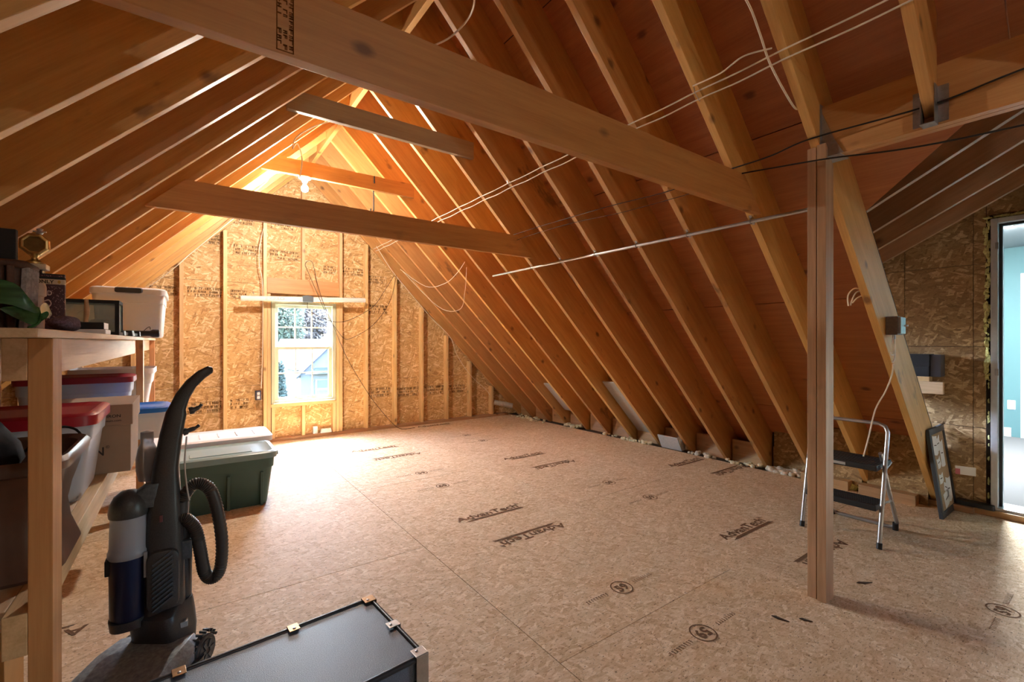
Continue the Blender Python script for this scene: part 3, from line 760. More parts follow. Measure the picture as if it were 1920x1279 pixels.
cable('house_cable', [(2.35, 5.82, 2.18), (2.55, 5.45, 1.93), (2.60, 5.0, 1.93), (2.52, 4.55, 2.0), (2.47, 4.30, 2.08)], 0.003, M_CABLE, 'thin wire slung between rafters near the far wall, upper curve')
cable('house_cable', [(2.37, 5.82, 2.17), (2.75, 5.50, 1.68), (2.85, 5.1, 1.62), (2.70, 4.7, 1.80), (2.52, 4.35, 2.03)], 0.003, M_CABLE, 'thin wire slung between rafters near the far wall, lower curve')
# black low-voltage leads on the right
cable('black_lead', [(2.43, -0.3, 2.23), (2.425, 0.243, 2.19), (2.425, 0.50, 2.165), (2.385, YK[0], UR - 2.385 - 0.006), (2.392, 1.10, 2.15), (2.402, YK[1] + 0.012, UR - 2.402 - 0.006)], 0.0038, M_CABLEB, 'black cable crossing in front of the dormer header')
cable('black_lead', [(2.39, -0.3, 1.955), (2.38, 0.243, 1.975), (2.38, 0.55, 2.00), (2.38, 0.83, 2.05), (2.40, 1.05, 2.085), (2.425, YK[1] + 0.015, UR - 2.425 - 0.008)], 0.0038, M_CABLEB, 'black cable sagging from the post top to the right edge')
cable('black_lead', [(2.402, YK[1] + 0.01, 2.150), (2.415, YK[2], UR - 2.415 - 0.004), (2.40, YK[3], UR - 2.40 - 0.004), (2.393, YK[4], UR - 2.393 - 0.004), (2.388, YK[5], UR - 2.388 - 0.004), (2.386, YK[6], UR - 2.386 - 0.006)], 0.0025, M_CABLEB, 'upper thin black wire strung between the two collar ties')
cable('black_lead', [(2.445, YK[1] + 0.06, 2.10), (2.45, YK[2], 2.10), (2.44, YK[3], 2.105), (2.42, YK[4], 2.125), (2.415, YK[5], 2.13), (2.42, YK[6], 2.125)], 0.002, M_CABLEB, 'lower thin black wire strung between the two collar ties')
# metal conduit under the rafters
cz = UR - 2.645
tag(MB().tube([(2.645 - 0.012, 0.99, cz - 0.012), (2.645 - 0.012, 3.99, cz - 0.012)], 0.0105, 10).build('metal_conduit', M_ALU, None, smooth=50), 'thin straight metal conduit strapped across the right rafters', 'conduit')
for k in (1, 2, 3, 4, 5, 6):
    b = MB(); y = YK[k]
    M = basis((0, 1, 0), (-0.7071, 0, -0.7071), (2.645, y, cz))
    b.box(-0.007, 0.007, -0.032, -0.012, 0.0, 0.002, M); b.box(-0.007, 0.007, 0.012, 0.032, 0.0, 0.002, M)
    arc = [(0, 0.0125 * math.cos(a) + 0.0, 0.0125 * math.sin(a) + 0.0175) for a in [PI * q / 8 for q in range(9)]]
    b.tube([M @ Vector(p) for p in [(0, 0.0125, 0.0)] + arc + [(0, -0.0125, 0.0)]], 0.0025, 5)
    tag(b.build('conduit_strap', M_STEEL), 'small bright strap clamping the conduit to the %s rafter left of the post' % ORD[k], 'strap', 'straps along the conduit')
# hook hanging from the upper far tie
hk = MB(); hk.tube(spline([(1.546, 4.50, 2.87), (1.546, 4.497, 2.80)], 3), 0.006, 6); hk.tube(spline([(1.546, 4.525, 2.73), (1.546, 4.52, 2.62), (1.545, 4.52, 2.53), (1.53, 4.52, 2.512), (1.515, 4.52, 2.525), (1.518, 4.52, 2.545)], 5), 0.0065, 6)
tag(hk.build('iron_hook', M_BLACKM, None, smooth=60), 'black iron hook hanging from the short upper tie', 'hook')

# ================================================================== SHOP LIGHT OVER THE WINDOW WITH ITS LEADS
tl = thing('tube_shop_light', 'long white tube light with grey middle block above the window', 'light', (1.237, 6.03, 1.735))
M_TUBE = flat('frosted_tube', srgb(226, 230, 226), 0.35)
Mx = Matrix.Rotation(PI / 2, 4, 'Y'); tilt = Matrix.Rotation(-0.034, 4, 'Y')
def xl(prof, m0): return MB().lathe(prof, 16, (0, 0, 0), tilt @ Mx @ m0)
xl([(0, -0.715), (0.026, -0.713), (0.030, -0.700), (0.030, -0.06)], Matrix.Identity(4)).build('tube', M_TUBE, tl, smooth=50)
xl([(0.030, 0.06), (0.030, 0.700), (0.026, 0.713), (0, 0.715)], Matrix.Identity(4)).build('tube', M_TUBE, tl, smooth=50)
M_GREYP = flat('grey_block_plastic', srgb(96, 108, 116), 0.5)
MB().prism([(-0.062, -0.036), (0.062, -0.036), (0.062, 0.034), (0.0, 0.048), (-0.062, 0.034)], lambda p, q, h: (p, h, q), -0.036, 0.03).build('middle_block', M_GREYP, tl, bevel=0.004)
M_LET = flat('grey_lettering', srgb(168, 174, 174), 0.6)
tm = text_mesh('EMPRO', 0.052, 1.25)
for v in tm.vertices:
    a = (v.co.y - 0.018) / 0.030; zz = v.co.z
    v.co.y, v.co.z = 0.0306 * math.sin(a), 0.0306 * math.cos(a) + zz
put('lettering', tm, M_LET, tl, tilt @ basis((1, 0, 0), (0, -1, 0), (-0.47, 0, 0)))
for xx in (-0.58, 0.58):
    MB().tube([(xx, 0.0, 0.03), (xx, 0.05, 0.055), (xx, 0.112, 0.06)], 0.004, 6).build('bracket', M_STEEL, tl)
Y_ = 6.055
L1 = [(1.231, 1.695), (1.237, 1.613), (1.324, 1.55), (1.463, 1.487), (1.607, 1.463), (1.782, 1.509), (2.064, 1.682), (2.226, 1.908), (2.362, 2.123)]
cable('brown_lead', [(x, 6.0 + 0.01 * i, z) for i, (x, z) in enumerate(L1)], 0.0035, M_CABLEBR, 'dark lead from the tube light block up to the rafter on the right')
L2 = [(2.362, 2.123), (2.286, 1.802), (2.152, 1.563), (1.992, 1.394), (1.817, 1.286), (1.68, 1.244), (1.581, 1.353), (1.45, 1.554), (1.324, 1.849), (1.231, 2.074), (1.2, 2.151), (1.231, 2.2), (1.28, 2.191), (1.311, 2.081), (1.336, 1.95), (1.425, 1.654), (1.528, 1.421), (1.68, 1.044), (1.851, 0.725), (2.064, 0.392), (2.286, 0.118), (2.42, 0.012), (2.62, 0.006)]
cable('brown_lead', [(x, 5.985 if i < 16 else 5.985 - 0.004 * (i - 16), z) for i, (x, z) in enumerate(L2)], 0.0032, M_CABLEBR, 'dark lead looped over the tube light and trailing down to the floor')

# outlet on the far wall, scraps on its plate
oa = thing('wall_outlet', 'duplex outlet in a blue box beside the window stud', 'outlet', (0.715, 6.14, 0.575))
MB().box(-0.03, 0.03, -0.012, 0.05, -0.055, 0.055).build('box', flat('blue_box', srgb(52, 60, 84), 0.5), oa, bevel=0.003)
MB().box(-0.018, 0.018, -0.018, -0.012, -0.045, 0.045).build('socket_strap', M_STEEL, oa, bevel=0.001)
for z in (-0.022, 0.022): MB().lathe([(0, 0), (0.016, 0), (0.015, 0.006), (0, 0.006)], 12, (0, -0.018, z), Matrix.Rotation(PI / 2, 4, 'X')).build('socket', M_WHITEP, oa)
sc = MB(); sc.rr([(0, -0.03, 0.03, -0.025, 0.025, 0.01), (0.09, -0.028, 0.028, -0.022, 0.022, 0.01)], 3)
tag(sc.build('small_bottle', M_WHITEP, None, smooth=40), 'small white bottle on the plate under the window', 'bottle').location = (1.36, 6.19, 0.039)
sc = MB(); sc.rr([(0, -0.07, 0.07, -0.03, 0.03, 0.01), (0.05, -0.06, 0.06, -0.02, 0.02, 0.01)], 3)
o = tag(sc.build('small_packet', M_WHITEP, None, smooth=40), 'small white packet lying on the plate under the window', 'packet'); o.location = (1.49, 6.185, 0.039)

# ================================================================== WHAT IS SEEN THROUGH THE WINDOW
GZ = -3.0
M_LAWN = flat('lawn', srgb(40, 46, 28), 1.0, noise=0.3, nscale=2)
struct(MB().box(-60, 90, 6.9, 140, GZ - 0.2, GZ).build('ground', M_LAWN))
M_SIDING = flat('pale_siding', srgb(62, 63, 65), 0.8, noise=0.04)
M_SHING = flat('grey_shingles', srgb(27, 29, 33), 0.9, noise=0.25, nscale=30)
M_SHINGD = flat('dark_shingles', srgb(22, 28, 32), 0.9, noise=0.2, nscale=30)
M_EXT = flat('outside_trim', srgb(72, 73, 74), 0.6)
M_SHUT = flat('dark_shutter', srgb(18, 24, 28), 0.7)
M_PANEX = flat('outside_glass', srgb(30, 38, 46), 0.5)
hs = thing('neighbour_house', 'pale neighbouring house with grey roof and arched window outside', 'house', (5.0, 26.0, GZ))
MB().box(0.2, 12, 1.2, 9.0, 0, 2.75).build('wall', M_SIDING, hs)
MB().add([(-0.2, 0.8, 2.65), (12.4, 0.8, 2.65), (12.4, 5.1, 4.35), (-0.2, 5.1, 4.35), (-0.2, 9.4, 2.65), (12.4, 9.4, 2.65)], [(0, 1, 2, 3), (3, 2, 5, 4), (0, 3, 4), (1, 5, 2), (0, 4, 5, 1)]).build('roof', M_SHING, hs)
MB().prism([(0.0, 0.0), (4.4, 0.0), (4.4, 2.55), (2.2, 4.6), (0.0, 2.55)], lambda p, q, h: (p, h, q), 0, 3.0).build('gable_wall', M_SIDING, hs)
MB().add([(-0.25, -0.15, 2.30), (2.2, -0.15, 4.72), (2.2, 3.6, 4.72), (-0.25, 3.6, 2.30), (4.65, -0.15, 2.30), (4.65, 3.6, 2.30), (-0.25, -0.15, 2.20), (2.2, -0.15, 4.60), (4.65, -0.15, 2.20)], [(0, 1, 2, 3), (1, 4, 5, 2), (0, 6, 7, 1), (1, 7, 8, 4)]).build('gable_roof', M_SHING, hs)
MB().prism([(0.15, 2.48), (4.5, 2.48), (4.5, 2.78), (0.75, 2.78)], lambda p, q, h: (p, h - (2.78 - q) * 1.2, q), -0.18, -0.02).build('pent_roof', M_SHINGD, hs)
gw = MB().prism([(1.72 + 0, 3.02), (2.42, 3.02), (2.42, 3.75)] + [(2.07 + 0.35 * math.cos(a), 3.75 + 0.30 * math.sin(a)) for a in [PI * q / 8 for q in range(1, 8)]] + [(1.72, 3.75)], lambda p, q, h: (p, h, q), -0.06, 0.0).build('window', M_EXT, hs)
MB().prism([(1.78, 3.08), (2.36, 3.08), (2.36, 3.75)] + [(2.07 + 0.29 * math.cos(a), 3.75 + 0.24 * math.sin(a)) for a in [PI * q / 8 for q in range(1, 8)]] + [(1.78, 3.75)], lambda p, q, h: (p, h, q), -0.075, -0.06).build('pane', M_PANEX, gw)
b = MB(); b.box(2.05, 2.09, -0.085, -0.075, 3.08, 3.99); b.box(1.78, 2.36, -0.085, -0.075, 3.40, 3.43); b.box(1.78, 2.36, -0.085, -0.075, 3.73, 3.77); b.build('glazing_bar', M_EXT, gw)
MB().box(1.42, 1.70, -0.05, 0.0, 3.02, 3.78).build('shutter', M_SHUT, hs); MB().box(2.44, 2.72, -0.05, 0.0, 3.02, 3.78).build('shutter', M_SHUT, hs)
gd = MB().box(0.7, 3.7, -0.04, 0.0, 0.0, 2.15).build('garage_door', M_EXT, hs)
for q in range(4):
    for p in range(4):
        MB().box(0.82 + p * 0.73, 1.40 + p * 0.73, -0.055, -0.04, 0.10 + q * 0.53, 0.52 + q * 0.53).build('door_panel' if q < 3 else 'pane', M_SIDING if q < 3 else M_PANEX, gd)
def leafmat(name, a, b):
    t = NT(name); v = t.coords()
    t.link(t.ramp(t.noise(v, 9.0, 4, 0.7), [(0.35, a), (0.65, b)]), t.b.inputs['Base Color']); t.b.inputs['Roughness'].default_value = 0.9
    return t.m
def leaf_blob(b, c, rx, rz, n, size, seed):
    r = random.Random(seed)
    for _ in range(n):
        while True:
            p = Vector((r.uniform(-1, 1), r.uniform(-1, 1), r.uniform(-1, 1)))
            if 0.25 < p.length < 1: break
        q = Vector((c[0] + p.x * rx, c[1] + p.y * rx, c[2] + p.z * rz))
        u = Vector((r.gauss(0, 1), r.gauss(0, 1), r.gauss(0, 1))).normalized(); w = u.orthogonal().normalized(); s = size * r.uniform(0.6, 1.3)
        b.add([q - u * s, q + w * s * 0.6, q + u * s, q - w * s * 0.6], [(0, 1, 2, 3)])
def tree(name, x, y, h, rx, cols, label, n, size, seed, conical=False):
    t = thing(name, label, 'tree', (x, y, GZ), group='trees seen through the window')
    MB().tube([(0, 0, 0), (0.05, 0, h * 0.5), (0, 0.05, h * 0.85)], [rx * 0.09 + 0.05, rx * 0.06 + 0.04, 0.03], 8).build('trunk', M_PLATE, t)
    b = MB(); r = random.Random(seed)
    if conical:
        for k in range(12):
            f = k / 12
            leaf_blob(b, (0, 0, h * (0.05 + 0.92 * f)), rx * (1 - f * 0.88), h * 0.09, n // 12, size, seed + k)
    else:
        for k in range(9):
            a = 2 * PI * k / 9
            leaf_blob(b, (rx * 0.5 * math.cos(a), rx * 0.5 * math.sin(a), h * r.uniform(0.45, 0.8)), rx * 0.6, h * 0.24, n // 9, size, seed + k)
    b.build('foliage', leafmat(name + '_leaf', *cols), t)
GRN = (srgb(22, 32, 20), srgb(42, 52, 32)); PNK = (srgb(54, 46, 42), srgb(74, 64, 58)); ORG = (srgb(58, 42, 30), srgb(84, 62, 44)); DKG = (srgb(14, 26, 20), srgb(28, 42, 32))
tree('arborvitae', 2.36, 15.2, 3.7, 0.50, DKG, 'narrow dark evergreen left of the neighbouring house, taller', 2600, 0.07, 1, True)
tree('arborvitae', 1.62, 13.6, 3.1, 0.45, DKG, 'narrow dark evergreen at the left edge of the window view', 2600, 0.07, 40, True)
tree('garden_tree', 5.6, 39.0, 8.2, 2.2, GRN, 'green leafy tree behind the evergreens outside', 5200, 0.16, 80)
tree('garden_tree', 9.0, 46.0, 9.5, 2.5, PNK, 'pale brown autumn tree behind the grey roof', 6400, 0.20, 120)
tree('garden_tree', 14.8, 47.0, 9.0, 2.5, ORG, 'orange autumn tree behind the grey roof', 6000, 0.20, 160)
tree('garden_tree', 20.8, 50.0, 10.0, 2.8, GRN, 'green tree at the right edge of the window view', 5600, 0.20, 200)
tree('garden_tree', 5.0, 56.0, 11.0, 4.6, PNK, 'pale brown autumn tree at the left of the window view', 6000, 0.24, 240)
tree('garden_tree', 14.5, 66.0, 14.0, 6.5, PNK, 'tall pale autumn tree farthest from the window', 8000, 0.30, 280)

# ================================================================== SHELF UNIT ON THE LEFT
sh = thing('shelf_unit', 'long two-tier wooden shelf of rough two-by-fours along the left', 'shelf', (-0.25, 1.40, 0))
S = Vector((-0.25, 1.40, 0))
def sbar(name, x0, x1, y0, y1, z0, z1, mat, axis=None):
    return bar(name, x0 - S.x, x1 - S.x, y0 - S.y, y1 - S.y, z0, z1, mat, sh, axis)
FX = -0.228
for y in (1.367, 4.02, 5.50):
    sbar('post', FX - 0.038, FX, y, y + 0.089, 0, 1.226, M_SHELFP, 2)
    sbar('post', -0.95, -0.912, y, y + 0.089, 0, 1.226, M_SHELFP, 2)
sbar('rail', FX - 0.076, FX - 0.038, 1.367, 5.59, 1.137, 1.226, M_PALE, 1)
sbar('rail', FX - 0.076, FX - 0.038, 1.367, 5.59, 0.561, 0.650, M_PALE, 1)
sbar('rail', -0.912, -0.874, 1.367, 5.59, 1.137, 1.226, M_PALE, 1)
sbar('rail', -0.912, -0.874, 1.367, 5.59, 0.561, 0.650, M_PALE, 1)
M_DECK = lumber('deck_ply', (0.50, 0.34, 0.2, 1), (0.70, 0.54, 0.36, 1), vary=0.1)
for a, b_ in ((1.22, 3.40), (3.402, 5.62)):
    sbar('shelf_board', -0.99, FX + 0.004, a, b_, 1.2265, 1.2445, M_DECK, 1)
sbar('shelf_board', -0.874, FX - 0.077, 1.40, 5.58, 0.632, 0.6495, M_DECK, 1)

# ---------------- plastic storage bins
def clear_mat(name, col, alpha):
    t = NT(name); t.b.inputs['Base Color'].default_value = col; t.b.inputs['Roughness'].default_value = 0.35
    t.b.inputs['Subsurface Weight'].default_value = 0.0
    tr = t.add('ShaderNodeBsdfTransparent'); tr.inputs['Color'].default_value = (0.93, 0.95, 0.98, 1)
    mx = t.add('ShaderNodeMixShader'); mx.inputs[0].default_value = alpha
    t.link(tr.outputs[0], mx.inputs[1]); t.link(t.b.outputs[0], mx.inputs[2]); t.link(mx.outputs[0], t.out.inputs['Surface'])
    return t.m
M_CLEAR = clear_mat('clear_plastic', srgb(206, 212, 226), 0.72)
M_MILK = clear_mat('milky_plastic', srgb(228, 232, 240), 0.93)
M_REDL = flat('red_lid_plastic', srgb(168, 28, 48), 0.32)
M_BLUEL = flat('blue_lid_plastic', srgb(24, 112, 214), 0.3)
M_GREEN = flat('green_tote_plastic', srgb(66, 94, 84), 0.42, noise=0.06, nscale=8)
M_GREENL = flat('green_lid_plastic', srgb(128, 152, 150), 0.34, noise=0.04)
M_LIDW = flat('white_lid_plastic', srgb(228, 224, 226), 0.38)
M_CLOTH = flat('dark_clothes', srgb(36, 36, 44), 0.95, noise=0.5, nscale=25, bump=0.5)
def tote(name, label, x0, x1, y0, y1, z0, h, mat, lidmat, group=None, taper=0.035, lid=0.055, wall=0.004, rim=0.012, lidname='lid', fill=None):
    cx, cy = (x0 + x1) / 2, (y0 + y1) / 2
    t = thing(name, label, 'storage bin', (cx, cy, z0), group=group)
    X, Y = (x1 - x0) / 2, (y1 - y0) / 2; tp = taper
    hb = h - lid * 0.7
    b = MB(); secs = []
    secs = [(0.0, -X + tp + .01, X - tp - .01, -Y + tp + .01, Y - tp - .01, 0.03), (0.012, -X + tp, X - tp, -Y + tp, Y - tp, 0.04)]
    secs += [(hb * 0.78, -X + tp * 0.30, X - tp * 0.30, -Y + tp * 0.30, Y - tp * 0.30, 0.045), (hb * 0.785, -X + tp * 0.12, X - tp * 0.12, -Y + tp * 0.12, Y - tp * 0.12, 0.045), (hb, -X, X, -Y, Y, 0.05)]
    if not lidmat: secs += [(hb, -X - rim, X + rim, -Y - rim, Y + rim, 0.055), (h, -X - rim, X + rim, -Y - rim, Y + rim, 0.055)]
    inner = [(z, a + wall, c - wall, d + wall, e - wall, r) for z, a, c, d, e, r in secs[::-1] if z > 0.001]
    inner[-1] = (0.016,) + inner[-1][1:]
    b.rr(secs + inner, 4)
    b.build('body', mat, t, smooth=35)
    if fill:
        MB().rr([(0.02, -X + tp + .02, X - tp - .02, -Y + tp + .02, Y - tp - .02, 0.03), (hb * fill, -X + tp * .6 + .01, X - tp * .6 - .01, -Y + tp * .6 + .01, Y - tp * .6 - .01, 0.04), (hb * fill + 0.02, -X + tp + .08, X - tp - .1, -Y + tp + .05, Y - tp - .06, 0.04)], 4).build('contents', M_CLOTH, t, smooth=50)
    if lidmat:
        l = MB(); z = hb - 0.006
        l.rr([(z, -X - rim * .6, X + rim * .6, -Y - rim * .6, Y + rim * .6, .055), (z, -X - rim, X + rim, -Y - rim, Y + rim, .06), (z + lid * .62, -X - rim, X + rim, -Y - rim, Y + rim, .06), (h - .003, -X - rim * .2, X + rim * .2, -Y - rim * .2, Y + rim * .2, .055),
              (h, -X + .012, X - .012, -Y + .012, Y - .012, .05), (h - 0.012, -X + .035, X - .035, -Y + .035, Y - .035, .04), (h - 0.010, -X + .09, X - .09, -Y + .08, Y - .08, .03)], 4)
        l.build(lidname, lidmat, t, smooth=35)
    return t
tb = tote('storage_bin', 'clear bin with red lid on the lower shelf, nearest the post', -0.80, -0.262, 2.16, 2.57, 0.650, 0.318, M_CLEAR, M_REDL, 'bins on the lower shelf', fill=0.55)
tote('storage_bin', 'clear bin with dark red lid behind the cardboard carton', -0.79, -0.27, 3.74, 4.00, 0.650, 0.355, M_CLEAR, flat('dark_red_lid_plastic', srgb(132, 24, 44), 0.35), 'bins on the lower shelf', fill=0.5)
tote('storage_bin', 'white bin with bright blue lid overhanging the lower shelf', -0.42, -0.08, 3.36, 3.66, 0.650, 0.188, M_MILK, M_BLUEL, 'bins on the lower shelf', taper=0.02, lid=0.04)
hb_ = MB(); hb_.rr([(0, -0.045, 0.045, -0.012, 0.012, 0.010), (0.006, -0.040, 0.040, -0.009, 0.009, 0.008)], 3)
tote('storage_bin', 'pale open-rimmed bin at the far end of the lower shelf', -0.62, -0.185, 4.16, 4.55, 0.650, 0.375, M_LIDW, None, 'bins on the lower shelf', taper=0.05)
# big translucent bin on the top shelf
tw = tote('storage_bin', 'big milky white bin with dark latch on the top shelf', -0.50, -0.112, 4.12, 4.70, 1.2445, 0.345, M_MILK, M_MILK, taper=0.022, lid=0.06)
tw.location.y -= 0.06
MB().rr([(0, -0.075, 0.075, -0.020, 0.016, 0.012), (0.02, -0.070, 0.070, -0.022, 0.012, 0.012)], 3, basis((1, 0, 0), (0, -1, 0), (0.0, -0.303, 0.325))).build('latch', flat('dark_latch', srgb(48, 52, 66), 0.4), tw, smooth=40)

# cardboard carton with printing
M_CARD = flat('brown_cardboard', srgb(164, 138, 118), 0.9, spec=0.1, noise=0.05, nscale=12)
M_CARDT = flat('tan_cardboard', srgb(178, 128, 72), 0.9, spec=0.1, noise=0.06, nscale=12)
M_PRINT = flat('carton_print', srgb(58, 46, 42), 0.8)
cb_ = thing('cardboard_carton', 'grey-brown lidded carton with a phone number and web address printed on', 'carton', (-0.345, 2.80, 0.650))
MB().box(-0.155, 0.155, -0.195, 0.195, 0, 0.285).build('carton_body', M_CARD, cb_, bevel=0.003)
lid = MB(); lid.box(-0.162, 0.162, -0.202, 0.202, 0.205, 0.294); lo = lid.build('carton_lid', M_CARD, cb_, bevel=0.003)
def ctext(s, size, x, z, yoff, sx=1.0, bold=0.0, parent=cb_):
    put('printing', text_mesh(s, size, sx, bold=bold), M_PRINT, parent, basis((1, 0, 0), (0, -1, 0), (x, yoff, z)))
ctext('1 800 899 IRON', 0.0175, -0.008, 0.240, -0.2025, 1.1, 0.0004)
ctext('ironmountain.com', 0.0125, 0.022, 0.222, -0.2025, 1.1, 0.0002)
ctext('N', 0.050, 0.034, 0.080, -0.1955, 0.9, 0.0008); ctext('®', 0.018, 0.072, 0.108, -0.1955)

# brown flared tub holding clothes, in front on the lower shelf
M_BROWN = flat('brown_tub_plastic', srgb(92, 64, 52), 0.34, noise=0.12, nscale=20)
tu = thing('brown_tub', 'dark brown flared tub with rolled rim bulging over the lower rail', 'tub', (-0.515, 1.70, 0.650))
tu.scale = (1, 1, 0.92)
b = MB(); prof = [(0.0, 0.265, 0.170), (0.01, 0.272, 0.176), (0.08, 0.254, 0.158), (0.14, 0.248, 0.152), (0.19, 0.256, 0.160), (0.245, 0.270, 0.180), (0.275, 0.274, 0.190), (0.282, 0.286, 0.204), (0.304, 0.289, 0.208), (0.316, 0.280, 0.200), (0.306, 0.264, 0.186), (0.24, 0.252, 0.170), (0.16, 0.235, 0.140)]
b.rr([(z, -x, x, -y, y, 0.07) for z, x, y in prof], 5); b.build('tub_body', M_BROWN, tu, smooth=45)
cl = thing('folded_clothes', 'black and red clothes heaped in the brown tub', 'clothes', (-0.515, 1.70, 0.800))
def lump(b, c, rx, ry, rz, seed, n=10, m=7, amp=0.18):
    r = random.Random(seed); ph = [r.uniform(0, 6) for _ in range(4)]; rs = []
    for j in range(1, m):
        th = PI * j / m; ring = []
        for i in range(n):
            a = 2 * PI * i / n; k = 1 + amp * (math.sin(2 * a + ph[0] + 2 * th) * 0.6 + math.sin(3 * a + ph[1]) * 0.4 + math.sin(4 * th + ph[2] + a) * 0.5)
            ring.append((c[0] + rx * k * math.sin(th) * math.cos(a), c[1] + ry * k * math.sin(th) * math.sin(a), c[2] - rz * k * math.cos(th)))
        rs.append(ring)
    b.rings(rs)
b = MB(); lump(b, (0.02, 0.0, 0.14), 0.165, 0.115, 0.12, 3, 14, 9, 0.12); b.build('dark_cloth', M_CLOTH, cl, smooth=70)
b = MB(); lump(b, (-0.05, -0.06, 0.125), 0.10, 0.05, 0.055, 5, 12, 8, 0.12); b.build('red_cloth', flat('red_cloth', srgb(190, 30, 26), 0.9, noise=0.1, bump=0.3), cl, smooth=70)
MB().tube(spline([(0.14, 0.16, 0.27), (0.20, 0.20, 0.335), (0.25, 0.20, 0.325), (0.275, 0.14, 0.28), (0.265, 0.08, 0.27)], 5), 0.004, 6).build('wire_handle', M_CABLEB, tu, smooth=60)
# tan carton under the shelf
ct = thing('cardboard_carton', 'tan carton with a white barcode label under the shelf', 'carton', (-0.62, 2.20, 0))
MB().box(-0.16, 0.16, -0.10, 0.12, 0.0, 0.30).build('carton_body', M_CARDT, ct, bevel=0.004)
f = MB(); f.box(-0.165, 0.165, -0.105, 0.008, 0.296, 0.304); f.box(-0.165, 0.165, 0.010, 0.125, 0.296, 0.304); f.build('carton_flaps', M_CARDT, ct, bevel=0.002)
lb = MB().box(0.06, 0.12, -0.1015, -0.1005, 0.10, 0.20).build('barcode_label', flat('label_paper', srgb(226, 214, 190), 0.8), ct)
bc = MB(); rb = random.Random(2); z = 0.112
while z < 0.188:
    w = rb.choice((0.0015, 0.003, 0.0045)); bc.box(0.075, 0.105, -0.1020, -0.1014, z, z + w); z += w + rb.choice((0.002, 0.0035))
bc.build('barcode', M_PRINT, lb)
b = MB(); lump(b, (0, 0, 0.05), 0.13, 0.09, 0.05, 9, 12, 7, 0.12)
o = tag(b.build('crumpled_rag', flat('pale_rag', srgb(176, 186, 200), 0.9, noise=0.1, bump=0.3), None, smooth=70), 'pale blue-grey rag on the floor beside the tan carton', 'rag'); o.location = (-0.64, 1.93, 0.002)

# ---------------- totes on the floor
gt = tote('storage_tote', 'dark green tote with grey-green lid on the floor behind the vacuum', -0.10, 0.555, 3.80, 4.24, 0.0, 0.405, M_GREEN, M_GREENL, taper=0.045, lid=0.065, rim=0.016)
for x in (-0.20, 0.03, 0.24):
    MB().box(x - 0.010, x + 0.010, -0.205, -0.188, 0.02, 0.27, Matrix.Rotation(0.07, 4, 'X')).build('rib', M_GREEN, gt, bevel=0.003)
for s in (-1, 1):
    MB().rr([(0, -0.022, 0.022, -0.06, 0.06, 0.012), (0.03, -0.018, 0.018, -0.055, 0.055, 0.012)], 3, Matrix.Translation((s * 0.352, 0, 0.335))).build('handle', M_GREENL, gt, smooth=40)
MB().rr([(0.393, -0.20, 0.19, -0.135, 0.0, 0.01), (0.400, -0.195, 0.185, -0.130, -0.005, 0.01)], 3).build('lid_panel', M_GREENL, gt, smooth=40)
wt = tote('storage_tote', 'long tote with ribbed white lid behind the green tote', -0.27, 0.60, 4.34, 4.80, 0.0, 0.430, flat('grey_tote_plastic', srgb(128, 116, 122), 0.5), M_LIDW, taper=0.05, lid=0.07, rim=0.016)
for k in range(6):
    MB().rr([(0.416, -0.006, 0.006, -0.10, 0.10, 0.004), (0.427, -0.004, 0.004, -0.095, 0.095, 0.003)], 2, Matrix.Translation((-0.32 + k * 0.13, 0, 0))).build('lid_rib', M_LIDW, wt)

# ================================================================== THINGS ON THE TOP SHELF
TZ = 1.2445
# wicker basket
M_WICK = flat('dark_wicker', srgb(74, 48, 34), 0.7, noise=0.4, nscale=90, bump=0.4)
M_WICKLIT = flat('wicker_lit_side', srgb(150, 142, 142), 0.8, noise=0.35, nscale=120, bump=0.4)  # light on the basket's right side, painted in as paler canes
bk = thing('wicker_basket', 'dark wicker basket at the near end of the top shelf', 'basket', (-0.372, 1.505, TZ))
b = MB(); b.rr([(0, -0.12, 0.075, -0.05, 0.05, 0.02), (0.145, -0.125, 0.080, -0.055, 0.055, 0.02), (0.145, -0.115, 0.070, -0.045, 0.045, 0.02), (0.02, -0.11, 0.066, -0.04, 0.04, 0.02)], 3); b.build('basket_body', M_WICK, bk, smooth=40)
for k in range(12):
    x = -0.117 + k * 0.0165
    MB().tube([(x, -0.0535 - 0.004 * ((k % 2)), 0.004), (x, -0.0585 - 0.004 * (k % 2), 0.140)], 0.0068, 6).build('cane', M_WICK, bk, smooth=60)
for k in range(5):
    y = -0.040 + k * 0.0200
    MB().tube([(0.0785, y, 0.004), (0.0835, y, 0.140)], 0.0078, 6).build('cane', M_WICKLIT, bk, smooth=60)
MB().tube([(-0.115, -0.055, 0.146), (0.07, -0.055, 0.146), (0.082, -0.045, 0.146), (0.082, 0.045, 0.146), (0.07, 0.055, 0.146), (-0.115, 0.055, 0.146)], 0.009, 8, closed=True).build('rim', M_WICK, bk, smooth=60)
# black frame with white arch standing in the basket
pf = thing('picture_frame', 'small black frame with a white arch shape, standing behind the basket', 'frame', (-0.376, 1.60, TZ))
b = MB(); b.box(-0.10, 0.045, 0, 0.018, 0.0, 0.247); b.build('frame', M_BLACKM, pf, bevel=0.002)
MB().box(-0.085, 0.018, -0.0015, 0.0, 0.012, 0.227).build('picture', flat('picture_brown', srgb(104, 62, 42), 0.7, noise=0.2), pf)
arch = [(-0.075, -0.004, 0.10)] + [(-0.035 + 0.048 * math.cos(a), -0.004, 0.180 + 0.045 * math.sin(a)) for a in [PI - PI * q / 10 for q in range(11)]] + [(0.010, -0.004, 0.14), (0.004, -0.004, 0.10)]
MB().tube(arch, 0.004, 6).build('white_arch', M_WHITEP, pf, smooth=60)
